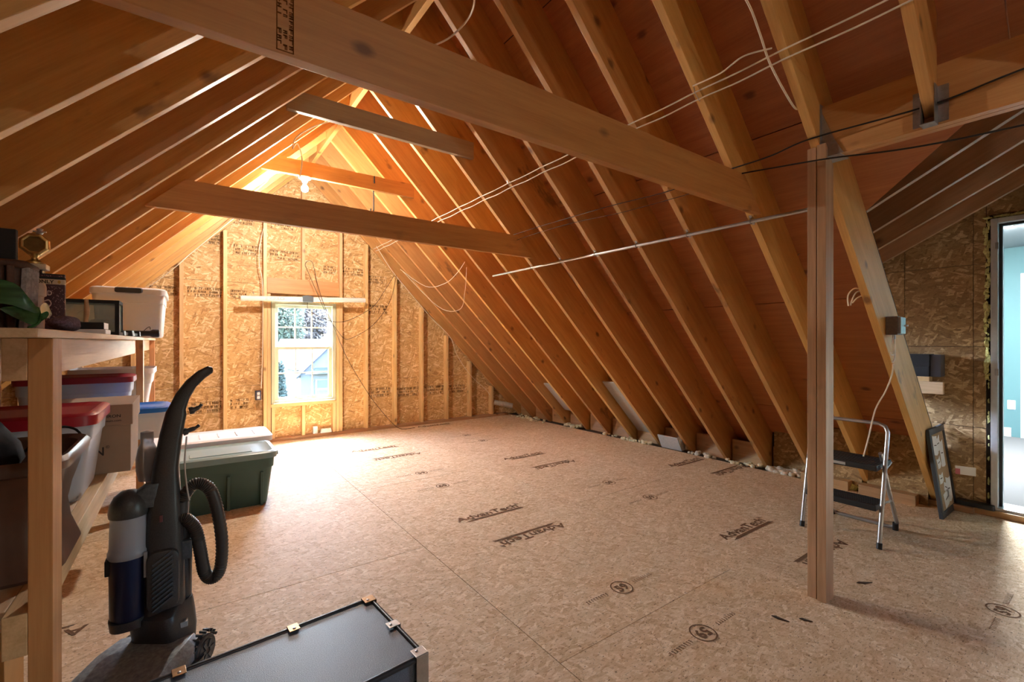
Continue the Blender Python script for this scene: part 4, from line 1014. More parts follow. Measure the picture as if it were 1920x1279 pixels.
# trophy
M_GOLD = flat('gold_plating', srgb(196, 172, 116), 0.25, 0.85)
tp = thing('trophy', 'gold trophy with octagonal rim on a black marble column', 'trophy', (-0.402, 2.15, TZ))
MB().box(-0.022, 0.022, -0.020, 0.020, 0, 0.212).build('column', flat('black_marble', srgb(42, 36, 34), 0.2, noise=0.5, nscale=25), tp, bevel=0.002)
MB().box(-0.032, 0.032, -0.028, 0.028, 0.212, 0.230).build('marble_slab', flat('pale_marble', srgb(206, 194, 176), 0.3, noise=0.1), tp, bevel=0.003)
MB().lathe([(0.026, 0.230), (0.026, 0.236), (0.018, 0.240), (0.009, 0.246), (0.008, 0.252), (0.012, 0.258), (0.016, 0.262), (0, 0.264)], 16).build('pedestal', M_GOLD, tp, smooth=40)
oc = MB(); cz0 = 0.296
rg = [[((r_ * math.cos(a)), y_, cz0 + r_ * math.sin(a)) for a in [PI / 8 + 2 * PI * q / 8 for q in range(8)]] for r_, y_ in ((0.025, -0.008), (0.030, -0.012), (0.037, -0.010), (0.039, -0.004), (0.039, 0.006), (0.034, 0.010), (0.025, 0.008))]
oc.rings(rg, closed=True); oc.build('octagon_rim', M_GOLD, tp, bevel=0.001)
MB().lathe([(0, -0.004), (0.025, -0.004), (0.026, 0.003), (0, 0.004)], 20, (0, 0, cz0), Matrix.Rotation(PI / 2, 4, 'X')).build('disc', flat('aged_brass', srgb(112, 90, 52), 0.4, 0.6, noise=0.2), tp, smooth=40)
b = MB(); b.lathe([(0.006, 0), (0.010, 0.006), (0.005, 0.012), (0.009, 0.018), (0, 0.022)], 10, (0.012, 0, cz0 + 0.034)); b.box(-0.004, 0.028, -0.003, 0.003, cz0 + 0.042, cz0 + 0.046); b.build('finial', M_STEEL, tp, smooth=40)
# printed tin
tn = thing('printed_tin', 'maroon tin with cream ONLY band leaning behind the leaf', 'tin', (-0.342, 2.00, TZ), 0.05)
tn.scale = (0.70, 0.8, 1.05)
M_MAR = NT('maroon_print')
vv_ = M_MAR.coords(False); chk = M_MAR.voro(M_MAR.mapping(vv_, (170, 1, 170)), 1.0)
M_MAR.link(M_MAR.ramp(chk.outputs['Distance'], [(0.22, srgb(150, 110, 112)), (0.34, srgb(64, 22, 32))]), M_MAR.b.inputs['Base Color']); M_MAR.b.inputs['Roughness'].default_value = 0.5
MB().rr([(0, -0.052, 0.052, -0.016, 0.016, 0.006), (0.172, -0.052, 0.052, -0.016, 0.016, 0.006)], 3).build('tin_body', M_MAR.m, tn, smooth=40)
MB().rr([(0.145, -0.0526, 0.0526, -0.0166, 0.0166, 0.006), (0.160, -0.0526, 0.0526, -0.0166, 0.0166, 0.006)], 3).build('cream_band', flat('cream_band', srgb(206, 184, 156), 0.5), tn, smooth=40)
MB().rr([(0.160, -0.0528, 0.0528, -0.0168, 0.0168, 0.006), (0.176, -0.0510, 0.0510, -0.0150, 0.0150, 0.006)], 3).build('tin_lid', M_BLACKM, tn, smooth=40)
put('lettering', text_mesh('ONLY', 0.014, 1.5, bold=0.0004), M_PRINT, tn, basis((1, 0, 0), (0, -1, 0), (-0.040, -0.0170, 0.1475)))
put('lettering', text_mesh('ND', 0.020, 1.1, bold=0.0003), flat('cream_letters', srgb(212, 190, 186), 0.6), tn, basis((1, 0, 0), (0, -1, 0), (-0.022, -0.0165, 0.112)))
MB().tube(spline([(-0.018, -0.0168, 0.092), (0.000, -0.0168, 0.098), (0.008, -0.0168, 0.086), (-0.006, -0.0168, 0.072), (-0.012, -0.0168, 0.058), (0.004, -0.0168, 0.044)], 5), 0.002, 5).build('scroll', flat('cream_scroll', srgb(206, 180, 176), 0.6), tn)
MB().lathe([(0, 0), (0.005, 0), (0.005, 0.001), (0, 0.001)], 12, (0.034, -0.0168, 0.1525), Matrix.Rotation(PI / 2, 4, 'X')).build('seal', flat('gold_seal', srgb(190, 146, 60), 0.5), tn)
# white stacked cups
cu = MB(); cu.lathe([(0.0, 0), (0.011, 0), (0.012, 0.055), (0.014, 0.057), (0.014, 0.066), (0.010, 0.068), (0.010, 0.095), (0.015, 0.098), (0.015, 0.122), (0.012, 0.132), (0, 0.133)], 14)
tag(cu.build('ornament_jar', flat('peach_ceramic', srgb(206, 178, 160), 0.5, noise=0.1, nscale=60), None, smooth=40), 'small pale ceramic jar between the basket and the tin', 'jar').location = (-0.319, 1.75, TZ)
# big green leaves
M_LEAF = NT('glossy_leaf'); lv = M_LEAF.coords(False)
M_LEAF.link(M_LEAF.ramp(M_LEAF.noise(M_LEAF.mapping(lv, (8, 60, 60)), 1.0, 3), [(0.3, srgb(24, 58, 30)), (0.7, srgb(66, 118, 70))]), M_LEAF.b.inputs['Base Color']); M_LEAF.b.inputs['Roughness'].default_value = 0.25
def leaf(b, pts, ws, side):
    """blade along pts, half-widths ws, folded along the midrib; side = sideways direction"""
    vv = []; sd_ = Vector(side).normalized()
    for p, w in zip(pts, ws):
        p = Vector(p); vv += [p + sd_ * w, p + Vector((0, 0, -0.25 * w)), p - sd_ * w, p + sd_ * w + Vector((0, .0012, .001)), p + Vector((0, .0012, -0.25 * w + .001)), p - sd_ * w + Vector((0, .0012, .001))]
    fs = []
    for k in range(len(pts) - 1):
        a, c = k * 6, k * 6 + 6
        fs += [(a, a + 1, c + 1, c), (a + 1, a + 2, c + 2, c + 1), (a + 3, c + 3, c + 4, a + 4), (a + 4, c + 4, c + 5, a + 5), (a, c, c + 3, a + 3), (a + 2, a + 5, c + 5, c + 2)]
    b.add(vv, fs)
lf = thing('broad_leaf_plant', 'artificial plant with broad glossy green leaves across the basket', 'plant', (-0.30, 1.40, TZ))
def blade(pts, w, side, lo=0.2):
    b = MB(); P = spline(pts, 4); n = len(P) - 1
    leaf(b, P, [w * math.sin(PI * (lo + (0.99 - lo) * i / n)) + 0.0006 for i in range(n + 1)], side); b.build('leaf', M_LEAF.m, lf, smooth=50)
blade([(-0.125, 0.015, 0.080), (-0.05, 0.005, 0.082), (0.0, 0.005, 0.076), (0.022, 0.012, 0.058), (0.040, 0.035, 0.036)], 0.026, (0.25, 0.0, 1), 0.35)
blade([(0.042, 0.035, 0.038), (0.030, 0.022, 0.030), (0.012, 0.010, 0.034), (-0.012, 0.0, 0.042)], 0.020, (-0.3, 0.0, 1))
blade([(0.042, 0.035, 0.038), (0.040, 0.030, 0.024), (0.034, 0.022, 0.012)], 0.014, (1, 0.3, 0.4))
blade([(0.042, 0.035, 0.038), (0.040, 0.09, 0.046), (0.034, 0.16, 0.050), (0.024, 0.24, 0.046)], 0.017, (-0.2, 0.0, 1))
MB().tube(spline([(0.042, 0.035, 0.036), (0.038, 0.026, 0.014), (0.026, 0.014, 0.004)], 4), 0.003, 6).build('stem', M_LEAF.m, lf, smooth=60)
# knitted bundle
b = MB(); lump(b, (0, 0, 0.024), 0.036, 0.085, 0.024, 21, 16, 10, 0.10)
tag(b.build('knitted_bundle', flat('purple_knit', srgb(112, 104, 128), 0.95, noise=0.6, nscale=160, bump=1.0), None, smooth=70), 'speckled purple-grey knitted bundle at the shelf edge', 'knitwear').location = (-0.286, 1.88, TZ + 0.002)
b = MB(); lump(b, (0, 0, 0.026), 0.03, 0.05, 0.024, 31, 12, 8, 0.3)
tag(b.build('dried_flower', flat('dusty_red_petals', srgb(128, 62, 50), 0.9, noise=0.4, nscale=60), None, smooth=70), 'dusty red dried flower head behind the knitted bundle', 'flower').location = (-0.325, 2.08, TZ + 0.002)
# glass tank
tk = thing('glass_tank', 'small glass tank with black frame on the top shelf', 'tank', (-0.335, 2.66, TZ))
b = MB(); X, Yd, Hh, e = 0.108, 0.075, 0.150, 0.014
for z0, z1 in ((0, e), (Hh - e, Hh)):
    b.box(-X, X, -Yd, -Yd + e, z0, z1); b.box(-X, X, Yd - e, Yd, z0, z1); b.box(-X, -X + e, -Yd + e, Yd - e, z0, z1); b.box(X - e, X, -Yd + e, Yd - e, z0, z1)
for sx in (-1, 1):
    for sy in (-1, 1):
        b.box(min(sx * X, sx * (X - e)), max(sx * X, sx * (X - e)), min(sy * Yd, sy * (Yd - e)), max(sy * Yd, sy * (Yd - e)), e, Hh - e)
b.build('tank_frame', M_BLACKM, tk)
M_TGL = clear_mat('tank_glass', srgb(150, 168, 160), 0.35)
for (a, c, d, f_) in ((-X + e, X - e, -Yd + .004, -Yd + .007), (-X + e, X - e, Yd - .007, Yd - .004)): MB().box(a, c, d, f_, e, Hh - e).build('pane', M_TGL, tk)
for a in (-X + .004, X - .007): MB().box(a, a + .003, -Yd + e, Yd - e, e, Hh - e).build('pane', M_TGL, tk)
tag(MB().tube(spline([(-0.330, 2.575, TZ + 0.002), (-0.332, 2.577, TZ + 0.05), (-0.329, 2.578, TZ + 0.10), (-0.331, 2.581, TZ + 0.148)], 4), [0.008 + 0.001 * math.sin(q) for q in range(13)], 8).build('bare_stick', M_PALE, None, smooth=60), 'pale bare stick standing against the tank front', 'stick')
for (x, y, z, sx, sy, sz, m, lbl) in ((-0.275, 2.28, 0.0, 0.085, 0.14, 0.018, M_WHITEP, 'thin white boxed pack lying at the shelf edge'), (-0.285, 2.30, 0.0185, 0.09, 0.12, 0.026, M_BLACKM, 'black box with white end on the thin white pack')):
    bt = thing('flat_box', lbl, 'box', (x, y, TZ + z))
    MB().box(-sx / 2, sx / 2, -sy / 2, sy / 2, 0, sz).build('box_body', m, bt, bevel=0.002)
    MB().box(sx / 2, sx / 2 + 0.001, -sy / 2 + .003, sy / 2 - .003, 0.002, sz - .002).build('end_label', M_WHITEP, bt)
# felt hat, torch, clamp
ht = MB(); ht.lathe([(0.0, 0.02), (0.06, 0.022), (0.066, 0.0), (0.110, 0.004), (0.122, 0.020), (0.118, 0.024), (0.108, 0.010), (0.072, 0.008), (0.068, 0.060), (0.056, 0.094), (0.03, 0.100), (0.0, 0.090)], 24)
o = tag(ht.build('brown_hat', flat('brown_felt', srgb(124, 86, 62), 0.9, noise=0.2, nscale=30, bump=0.3), None, smooth=60), 'brown felt hat on the top shelf before the milky bin', 'hat'); o.location = (-0.385, 3.56, TZ + 0.002); o.rotation_euler = (0.0, 0.0, 0.4)
fl_ = thing('black_torch', 'black torch lying on the top shelf before the milky bin', 'torch', (-0.235, 3.86, TZ + 0.026), 0.15)
Mr = Matrix.Rotation(PI / 2, 4, 'Y')
MB().lathe([(0, -0.10), (0.016, -0.10), (0.018, -0.09), (0.018, 0.05), (0.026, 0.066), (0.026, 0.098), (0.022, 0.10), (0, 0.10)], 16, (0, 0, 0), Mr).build('torch_body', M_BLACK, fl_, smooth=40)
MB().tube(spline([(0.02, 0, 0.018), (0.035, -0.01, 0.035), (0.05, 0, 0.044), (0.055, 0.01, 0.026)], 4), 0.002, 5).build('wrist_loop', M_BLACKM, fl_)
cp = thing('bar_clamp', 'black bar clamp lying along the front edge of the top shelf', 'clamp', (-0.230, 3.05, TZ + 0.012), 1.52)
MB().box(-0.20, 0.30, -0.004, 0.004, -0.008, 0.006).build('clamp_bar', M_BLACKM, cp)
MB().rr([(-0.011, -0.05, 0.03, -0.022, 0.022, 0.008), (0.016, -0.045, 0.025, -0.018, 0.018, 0.008)], 3).build('clamp_body', M_BLACK, cp, smooth=40)
MB().rr([(-0.011, 0.27, 0.31, -0.014, 0.014, 0.006), (0.016, 0.272, 0.308, -0.012, 0.012, 0.006)], 3).build('clamp_jaw', M_BLACK, cp, smooth=40)
MB().rr([(-0.011, -0.24, -0.18, -0.014, 0.014, 0.006), (0.012, -0.238, -0.182, -0.012, 0.012, 0.006)], 3).build('clamp_grip', M_BLACK, cp, smooth=40)

# ================================================================== UPRIGHT VACUUM CLEANER
vc = thing('vacuum_cleaner', 'black upright vacuum cleaner with grey hose in front of the shelf', 'vacuum cleaner', (-0.05, 2.15, 0))
M_VAC = flat('vacuum_black_plastic', srgb(58, 58, 60), 0.36, noise=0.3, nscale=300, bump=0.05)
M_VACG = flat('vacuum_grey_plastic', srgb(74, 80, 86), 0.35, noise=0.3, nscale=90)
M_DUST = flat('dusty_vacuum_top', srgb(136, 144, 152), 0.5, noise=0.35, nscale=70, bump=0.2)
M_CUP = clear_mat('dust_cup_plastic', srgb(184, 190, 204), 0.62)
M_CUPB = flat('cup_blue_metallic', srgb(40, 44, 74), 0.28, 0.4)
M_HOSE = flat('hose_rubber', srgb(62, 58, 56), 0.45)
yaw = math.atan2(-0.80, -0.60); RV = Matrix.Rotation(yaw, 4, 'Z')
def V(*p): return RV @ Vector(p)
# nozzle head
b = MB(); b.rr([(0.012, 0.02, 0.36, -0.155, 0.155, 0.04), (0.03, 0.005, 0.375, -0.165, 0.165, 0.05), (0.060, 0.0, 0.37, -0.165, 0.165, 0.05)], 4, RV); b.build('head_base', M_VAC, vc, smooth=40)
def wedge(secs):
    rs = []
    for x, y, z0, z1 in secs: rs.append([V(x, -y, z0), V(x, y, z0), V(x, y * 1.0, z1 - 0.02), V(x, y * 0.86, z1), V(x, -y * 0.86, z1), V(x, -y * 1.0, z1 - 0.02)])
    return MB().rings(rs)
wedge([(-0.02, 0.10, 0.05, 0.11), (0.06, 0.145, 0.055, 0.135), (0.14, 0.155, 0.06, 0.130), (0.26, 0.160, 0.06, 0.10), (0.355, 0.155, 0.05, 0.075), (0.372, 0.150, 0.045, 0.06)]).build('head_cover', M_DUST, vc, bevel=0.004, smooth=40)
b = MB(); b.rr([(0.128, 0.12, 0.20, -0.018, 0.018, 0.017), (0.136, 0.125, 0.195, -0.014, 0.014, 0.014)], 4, RV @ Matrix.Translation((0.0, -0.06, 0.0)) @ Matrix.Rotation(0.12, 4, 'Y')); b.build('height_slot', M_BLACKM, vc, smooth=40)
def wheel(x, y, r, w):
    Mw = RV @ Matrix.Translation((x, y, r)) @ Matrix.Rotation(PI / 2, 4, 'X')
    wo = MB().lathe([(0, -w), (r * 0.72, -w), (r * 0.76, -w * 0.8), (r * 0.92, -w * 0.8), (r, -w * 0.5), (r, w * 0.5), (r * 0.92, w), (0, w)], 24, (0, 0, 0), Mw).build('wheel', M_VAC, vc, smooth=40)
    for k in range(6):
        a = 2 * PI * k / 6
        MB().box(r * 0.2, r * 0.68, -0.006, 0.006, -w - 0.004, -w + 0.002, Mw @ Matrix.Rotation(a, 4, 'Z')).build('spoke', M_VACG, wo)
wheel(0.0, 0.135, 0.056, 0.016); wheel(0.0, -0.135, 0.056, 0.016)
for k in range(9):
    a = PI * (0.15 + 0.72 * k / 8)
    MB().box(-0.0025, 0.0025, -0.012, 0.014, 0, 0.009, RV @ Matrix.Translation((0.062 * math.cos(a), 0.132, 0.056 + 0.062 * math.sin(a))) @ Matrix.Rotation(PI / 2 - a, 4, 'Y')).build('guard_tooth', M_VAC, vc)
# lower body and motor housing
b = MB(); b.rr([(0.07, -0.05, 0.08, -0.085, 0.085, 0.03), (0.14, -0.06, 0.085, -0.085, 0.085, 0.035), (0.19, -0.06, 0.10, -0.082, 0.082, 0.04), (0.225, -0.058, 0.10, -0.078, 0.078, 0.04), (0.245, -0.055, 0.06, -0.070, 0.070, 0.03)], 5, RV); b.build('motor_housing', M_VAC, vc, smooth=40)
# spine and handle (leans back)
prof = [(0.19, -0.010, 0.068, 0.075), (0.40, -0.012, 0.066, 0.075), (0.52, -0.010, 0.060, 0.070), (0.64, -0.008, 0.050, 0.060), (0.75, -0.004, 0.040, 0.044), (0.86, 0.010, 0.036, 0.036), (0.945, 0.026, 0.033, 0.030), (0.965, 0.030, 0.027, 0.026), (1.01, 0.046, 0.024, 0.023), (1.055, 0.072, 0.021, 0.020), (1.09, 0.106, 0.019, 0.018), (1.108, 0.134, 0.016, 0.016), (1.110, 0.142, 0.008, 0.008)]
rs = []
for i, (z, x, hx, hy) in enumerate(prof):
    j = min(i + 1, len(prof) - 1); k = max(i - 1, 0)
    t = Vector((prof[j][1] - prof[k][1], 0, prof[j][0] - prof[k][0])).normalized(); nrm = Vector((t.z, 0, -t.x))
    rs.append([Vector((x, 0, z)) + nrm * (hx * math.copysign(abs(math.cos(a)) ** 0.6, math.cos(a))) + Vector((0, hy * math.copysign(abs(math.sin(a)) ** 0.6, math.sin(a)), 0)) for a in [2 * PI * q / 16 for q in range(16)]])
MB().rings(rs).build('spine_handle', M_VAC, vc, smooth=40)
# side filter door with slanted louvres
fd = MB(); D = basis((1, 0, 0.0), (0.12, -1, 0), (-0.012, -0.072, 0.36))
fd.rr([(0, -0.048, 0.048, -0.115, 0.105, 0.03), (0.012, -0.046, 0.046, -0.112, 0.102, 0.03), (0.016, -0.040, 0.040, -0.105, 0.095, 0.026)], 5, D); fdo = fd.build('filter_door', M_VAC, vc, smooth=40)
for k in range(11):
    MB().box(-0.036, 0.036, -0.003, 0.003, 0.014, 0.021, D @ Matrix.Translation((0, -0.085 + k * 0.0165, 0)) @ Matrix.Rotation(0.6, 4, 'Z')).build('louvre', M_VACG, fdo)
# dust cup: clear top, blue sleeve, dark lid dome
cx_, cy_ = -0.110, -0.030
MB().lathe([(0.0, 0.235), (0.050, 0.235), (0.054, 0.25), (0.056, 0.46), (0, 0.46)], 24, (cx_, cy_, 0)).build('cup_sleeve', M_CUPB, vc, smooth=40)
MB().lathe([(0.057, 0.455), (0.060, 0.462), (0.060, 0.475), (0.057, 0.480), (0.055, 0.49), (0.052, 0.60), (0.046, 0.60), (0.048, 0.485), (0.050, 0.462), (0.050, 0.455)], 24, (cx_, cy_, 0)).build('dust_cup', M_CUP, vc, smooth=40)
MB().lathe([(0, 0.46), (0.030, 0.46), (0.034, 0.55), (0.026, 0.60), (0, 0.60)], 16, (cx_, cy_, 0)).build('inner_cone', M_VACG, vc, smooth=40)
MB().lathe([(0.0, 0.598), (0.056, 0.598), (0.058, 0.612), (0.054, 0.640), (0.042, 0.668), (0.022, 0.685), (0, 0.69)], 24, (cx_, cy_, 0)).build('cup_lid', M_VAC, vc, smooth=40)
MB().rr([(0.62, cx_ - 0.01, -0.02, cy_ - 0.028, cy_ + 0.028, 0.02), (0.675, cx_ + 0.012, -0.02, cy_ - 0.026, cy_ + 0.026, 0.02), (0.70, cx_ + 0.045, -0.015, cy_ - 0.022, cy_ + 0.022, 0.018)], 4).build('cup_handle', M_VACG, vc, smooth=40)
MB().box(cx_ - 0.064, cx_ - 0.045, cy_ - 0.02, cy_ + 0.02, 0.40, 0.455).build('latch', M_BLACKM, vc, bevel=0.004)
MB().rr([(0.205, cx_ - 0.052, cx_ + 0.05, cy_ - 0.05, cy_ + 0.05, 0.04), (0.238, cx_ - 0.056, cx_ + 0.05, cy_ - 0.054, cy_ + 0.054, 0.045)], 5).build('cup_seat', M_VAC, vc, smooth=40)
MB().box(-0.066, -0.056, -0.078, -0.070, 0.38, 0.47).build('printed_strip', flat('grey_print', srgb(150, 152, 156), 0.6), vc)
MB().box(-0.022, -0.012, -0.078, -0.072, 0.565, 0.59).build('power_button', flat('button_red', srgb(110, 62, 62), 0.5), vc, bevel=0.002)
# clear second chamber behind the handle
MB().lathe([(0, 0.70), (0.026, 0.70), (0.034, 0.74), (0.034, 0.78), (0.028, 0.82), (0.020, 0.84), (0.020, 0.88), (0, 0.885)], 14, (-0.062, 0.03, 0)).build('rear_bag', clear_mat('smoky_clear', srgb(130, 132, 138), 0.6), vc, smooth=40)
# cord hooks
for z in (0.905, 0.985):
    MB().tube(spline([(0.045 + (z - 0.9) * 0.25, 0, z - 0.035), (0.062 + (z - 0.9) * 0.25, 0, z - 0.03), (0.085 + (z - 0.9) * 0.15, 0, z - 0.022), (0.098 + (z - 0.9) * 0.1, 0, z - 0.012)], 4), [0.014] * 4 + [0.009] * 4 + [0.006] * 5, 8).build('cord_hook', M_VAC, vc, smooth=50)
MB().tube(spline([(0.058, -0.04, 0.86), (0.052, -0.05, 0.76), (0.058, -0.055, 0.68), (0.066, -0.05, 0.62)], 5), 0.0028, 6).build('cord', flat('pale_cord', srgb(190, 190, 190), 0.5), vc, smooth=60)
# corrugated hose
HP = spline([(0.040, -0.02, 0.60), (0.058, -0.02, 0.645), (0.090, -0.02, 0.672), (0.132, -0.02, 0.640), (0.158, -0.02, 0.545), (0.172, -0.02, 0.42), (0.165, -0.02, 0.32), (0.140, -0.02, 0.292), (0.115, -0.025, 0.325), (0.100, -0.03, 0.42), (0.085, -0.03, 0.50), (0.055, -0.035, 0.548), (0.028, -0.035, 0.555)], 16)
MB().tube(HP, [0.0215 + 0.0013 * (1 if i % 2 else -1) for i in range(len(HP))], 14).build('hose', M_HOSE, vc, smooth=50)
MB().tube([(0.034, -0.02, 0.54), (0.041, -0.02, 0.615)], [0.030, 0.026], 14).build('hose_cuff', M_VAC, vc, smooth=50)
MB().tube([(0.048, 0.0, 0.18), (0.050, 0.0, 0.40), (0.048, -0.01, 0.55)], [0.026, 0.026, 0.024], 12).build('wand_tube', M_VAC, vc, smooth=50)
MB().box(0.030, 0.075, -0.05, -0.022, 0.40, 0.47).build('tool_clip', M_VACG, vc, bevel=0.006)
MB().box(0.030, 0.062, -0.085, -0.055, 0.165, 0.185).build('pedal', flat('pedal_grey', srgb(170, 174, 178), 0.4), vc, bevel=0.003)
MB().lathe([(0.03, 0.07), (0.036, 0.10), (0.034, 0.17), (0.024, 0.20), (0, 0.205)], 14, (0.03, 0.03, 0)).build('exhaust_duct', flat('pale_grey_duct', srgb(170, 164, 156), 0.5), vc, smooth=50)

# ================================================================== FLAT CASE IN THE FOREGROUND
csx = Vector((0.523, 0.044, 0)).normalized(); csa = math.atan2(csx.y, csx.x)
cs = thing('equipment_case', 'low black case with textured lid coloured with sky sheen and metal corners in the foreground', 'case', (0.541, 1.615, 0), csa)
CL, CW, CH = 0.745, 0.385, 0.30                        # local: x runs back to -CL, y to -CW
M_VINYL = NT('vinyl_sky_sheen'); cvv = M_VINYL.coords(False)
cnz = M_VINYL.noise(cvv, 420, 2, 0.6)
M_VINYL.link(M_VINYL.ramp(cnz, [(0.3, srgb(70, 84, 106)), (0.7, srgb(112, 130, 154))]), M_VINYL.b.inputs['Base Color']); M_VINYL.b.inputs['Roughness'].default_value = 0.42; M_VINYL.bump(cnz, 0.5, 0.0015)  # bluish sky reflection put into the base colour of the black vinyl
M_EDGE = flat('case_edging', srgb(52, 58, 68), 0.35, 0.3)
M_BRASS = flat('worn_brass', srgb(150, 118, 84), 0.35, 0.8, noise=0.25, nscale=60)
MB().box(-CL + .004, -0.004, -CW + .004, -0.004, 0, CH - 0.07).build('case_body', M_VINYL.m, cs, bevel=0.006)
MB().box(-CL + .004, -0.004, -CW + .004, -0.004, CH - 0.068, CH).build('lid', M_VINYL.m, cs, bevel=0.006)
for (p, q) in (((-CL, -.003, CH - .002), (-.0, -.003, CH - .002)), ((-.003, 0, CH - .002), (-.003, -CW, CH - .002)), ((0, -CW + .003, CH - .002), (-CL, -CW + .003, CH - .002)), ((-CL + .003, 0, CH - .002), (-CL + .003, -CW, CH - .002))):
    MB().tube([p, q], 0.0085, 8).build('edge_trim', M_EDGE, cs, smooth=50)
for sx, sy in ((0, 0), (0, 1), (1, 0), (1, 1)):
    x = -CL * sx; y = -CW * sy; dx = 1 if sx else -1; dy = 1 if sy else -1
    b = MB(); e = 0.032; t = 0.003
    bx = lambda x0, x1, y0, y1, z0, z1: b.box(min(x0, x1), max(x0, x1), min(y0, y1), max(y0, y1), z0, z1)
    bx(x - dx * .006, x + dx * e, y - dy * .006, y + dy * e, CH + .006, CH + .009)
    bx(x - dx * .009, x - dx * .006, y - dy * .006, y + dy * e, CH - .085, CH + .008); bx(x - dx * .006, x + dx * e, y - dy * .009, y - dy * .006, CH - .085, CH + .008)
    co = b.build('metal_corner', M_BRASS if (sx or not sy) else M_STEEL, cs, bevel=0.002)
    MB().lathe([(0, 0), (0.005, 0), (0.004, 0.002), (0, 0.003)], 10, (x + dx * .018, y + dy * .018, CH + .009)).build('rivet', M_STEEL, co)
for (x, y, rz, m) in ((-0.26, 0, 0, M_BRASS), (-0.555, 0, 0, M_BRASS), (0, -0.20, PI / 2, M_STEEL)):
    Mc = Matrix.Translation((x, y, CH)) @ Matrix.Rotation(rz, 4, 'Z')
    s = -1
    b = MB(); b.box(-0.016, 0.016, s * 0.030, 0.008, 0.006, 0.0085, Mc); b.box(-0.016, 0.016, 0.006, 0.009, -0.05, 0.008, Mc)
    if rz: b = MB(); b.box(-0.016, 0.016, -0.008, 0.030, 0.006, 0.0085, Mc); b.box(-0.016, 0.016, -0.009, -0.006, -0.05, 0.008, Mc)
    cl_ = b.build('edge_clamp', m, cs, bevel=0.001)
    MB().lathe([(0, 0), (0.005, 0), (0.004, 0.002), (0, 0.003)], 10, Mc @ Vector((0, -0.019 if not rz else 0.019, 0.0085))).build('rivet', M_STEEL, cl_)

# ================================================================== POST
pt = thing('support_post', 'doubled two-by-four post standing under the trimmer rafter', 'post', (2.46, 0.90, 0))
def post_ply(x0, x1, y0, y1):
    me = MB().prism([(0.0, x0), (UR - 2.46 - x0 - 0.004, x0), (UR - 2.46 - x1 - 0.004, x1), (0.0, x1)], lambda p, q, h: (p, h, -q), y0, y1).mesh('post_ply', 0.002)
    put('post_ply', me, M_POST, pt, Matrix.Rotation(-PI / 2, 4, 'Y'))
post_ply(-0.040, 0.049, 0.002, 0.040); post_ply(-0.045, 0.044, -0.040, -0.003)

# ================================================================== STEP LADDER
ld = thing('step_ladder', 'folding two-step aluminium ladder with black treads behind the post', 'step ladder', (3.45, 1.10, 0))
def lw(x, y, z): return (x - 3.45, y - 1.10, z)
ya, yb = 0.905, 1.315
LR = 0.0115
hp = [lw(3.305, ya, 0.012), lw(3.36, ya, 0.25), lw(3.42, ya, 0.50), lw(3.462, ya, 0.665), lw(3.472, ya + 0.015, 0.698), lw(3.478, ya + 0.05, 0.712), lw(3.478, yb - 0.05, 0.712), lw(3.472, yb - 0.015, 0.698), lw(3.462, yb, 0.665), lw(3.42, yb, 0.50), lw(3.36, yb, 0.25), lw(3.305, yb, 0.012)]
MB().tube(hp, LR, 10).build('front_frame', M_ALU, ld, smooth=50)
bp = [lw(3.44, ya + 0.03, 0.535), lw(3.47, ya + 0.03, 0.50), lw(3.58, ya + 0.025, 0.28), lw(3.715, ya + 0.02, 0.05), lw(3.728, ya + 0.035, 0.018), lw(3.730, ya + 0.07, 0.012), lw(3.730, yb - 0.07, 0.012), lw(3.728, yb - 0.035, 0.018), lw(3.715, yb - 0.02, 0.05), lw(3.58, yb - 0.025, 0.28), lw(3.47, yb - 0.03, 0.50), lw(3.44, yb - 0.03, 0.535)]
MB().tube(bp, LR, 10).build('rear_frame', M_ALU, ld, smooth=50)
def tread(x0, x1, z):
    t = MB().box(x0 - 3.45, x1 - 3.45, ya + 0.018 - 1.10, yb - 0.018 - 1.10, z - 0.035, z).build('tread', M_BLACK, ld, bevel=0.006)
    for k in range(7):
        x = x0 + 0.02 + (x1 - x0 - 0.04) * k / 6
        MB().box(x - 3.452, x - 3.448, ya + 0.03 - 1.10, yb - 0.03 - 1.10, z, z + 0.0025).build('grip_strip', M_BLACKM, t)
    return t
tt = tread(3.33, 3.60, 0.478); tread(3.315, 3.49, 0.245)
MB().box(3.327 - 3.45, 3.3295 - 3.45, -0.02, 0.12, 0.452, 0.468).build('label_strip', flat('silver_label', srgb(176, 176, 174), 0.4, 0.3), tt)
for y in (ya, yb):
    MB().tube([lw(3.305, y, 0.0), lw(3.312, y, 0.035)], 0.0145, 10).build('foot', M_BLACK, ld, smooth=50)
    MB().tube([lw(3.725, y + (0.03 if y < 1 else -0.03), 0.0), lw(3.705, y + (0.024 if y < 1 else -0.024), 0.05)], 0.016, 10).build('foot', M_BLACK, ld, smooth=50)
    s = 1 if y < 1 else -1
    MB().tube([lw(3.43, y + s * 0.02, 0.235), lw(3.60, y + s * 0.02, 0.215)], 0.007, 6).build('link_bar', M_ALU, ld)
    MB().tube([lw(3.60, y + s * 0.02, 0.46), lw(3.52, y + s * 0.025, 0.43)], 0.007, 6).build('link_bar', M_ALU, ld)

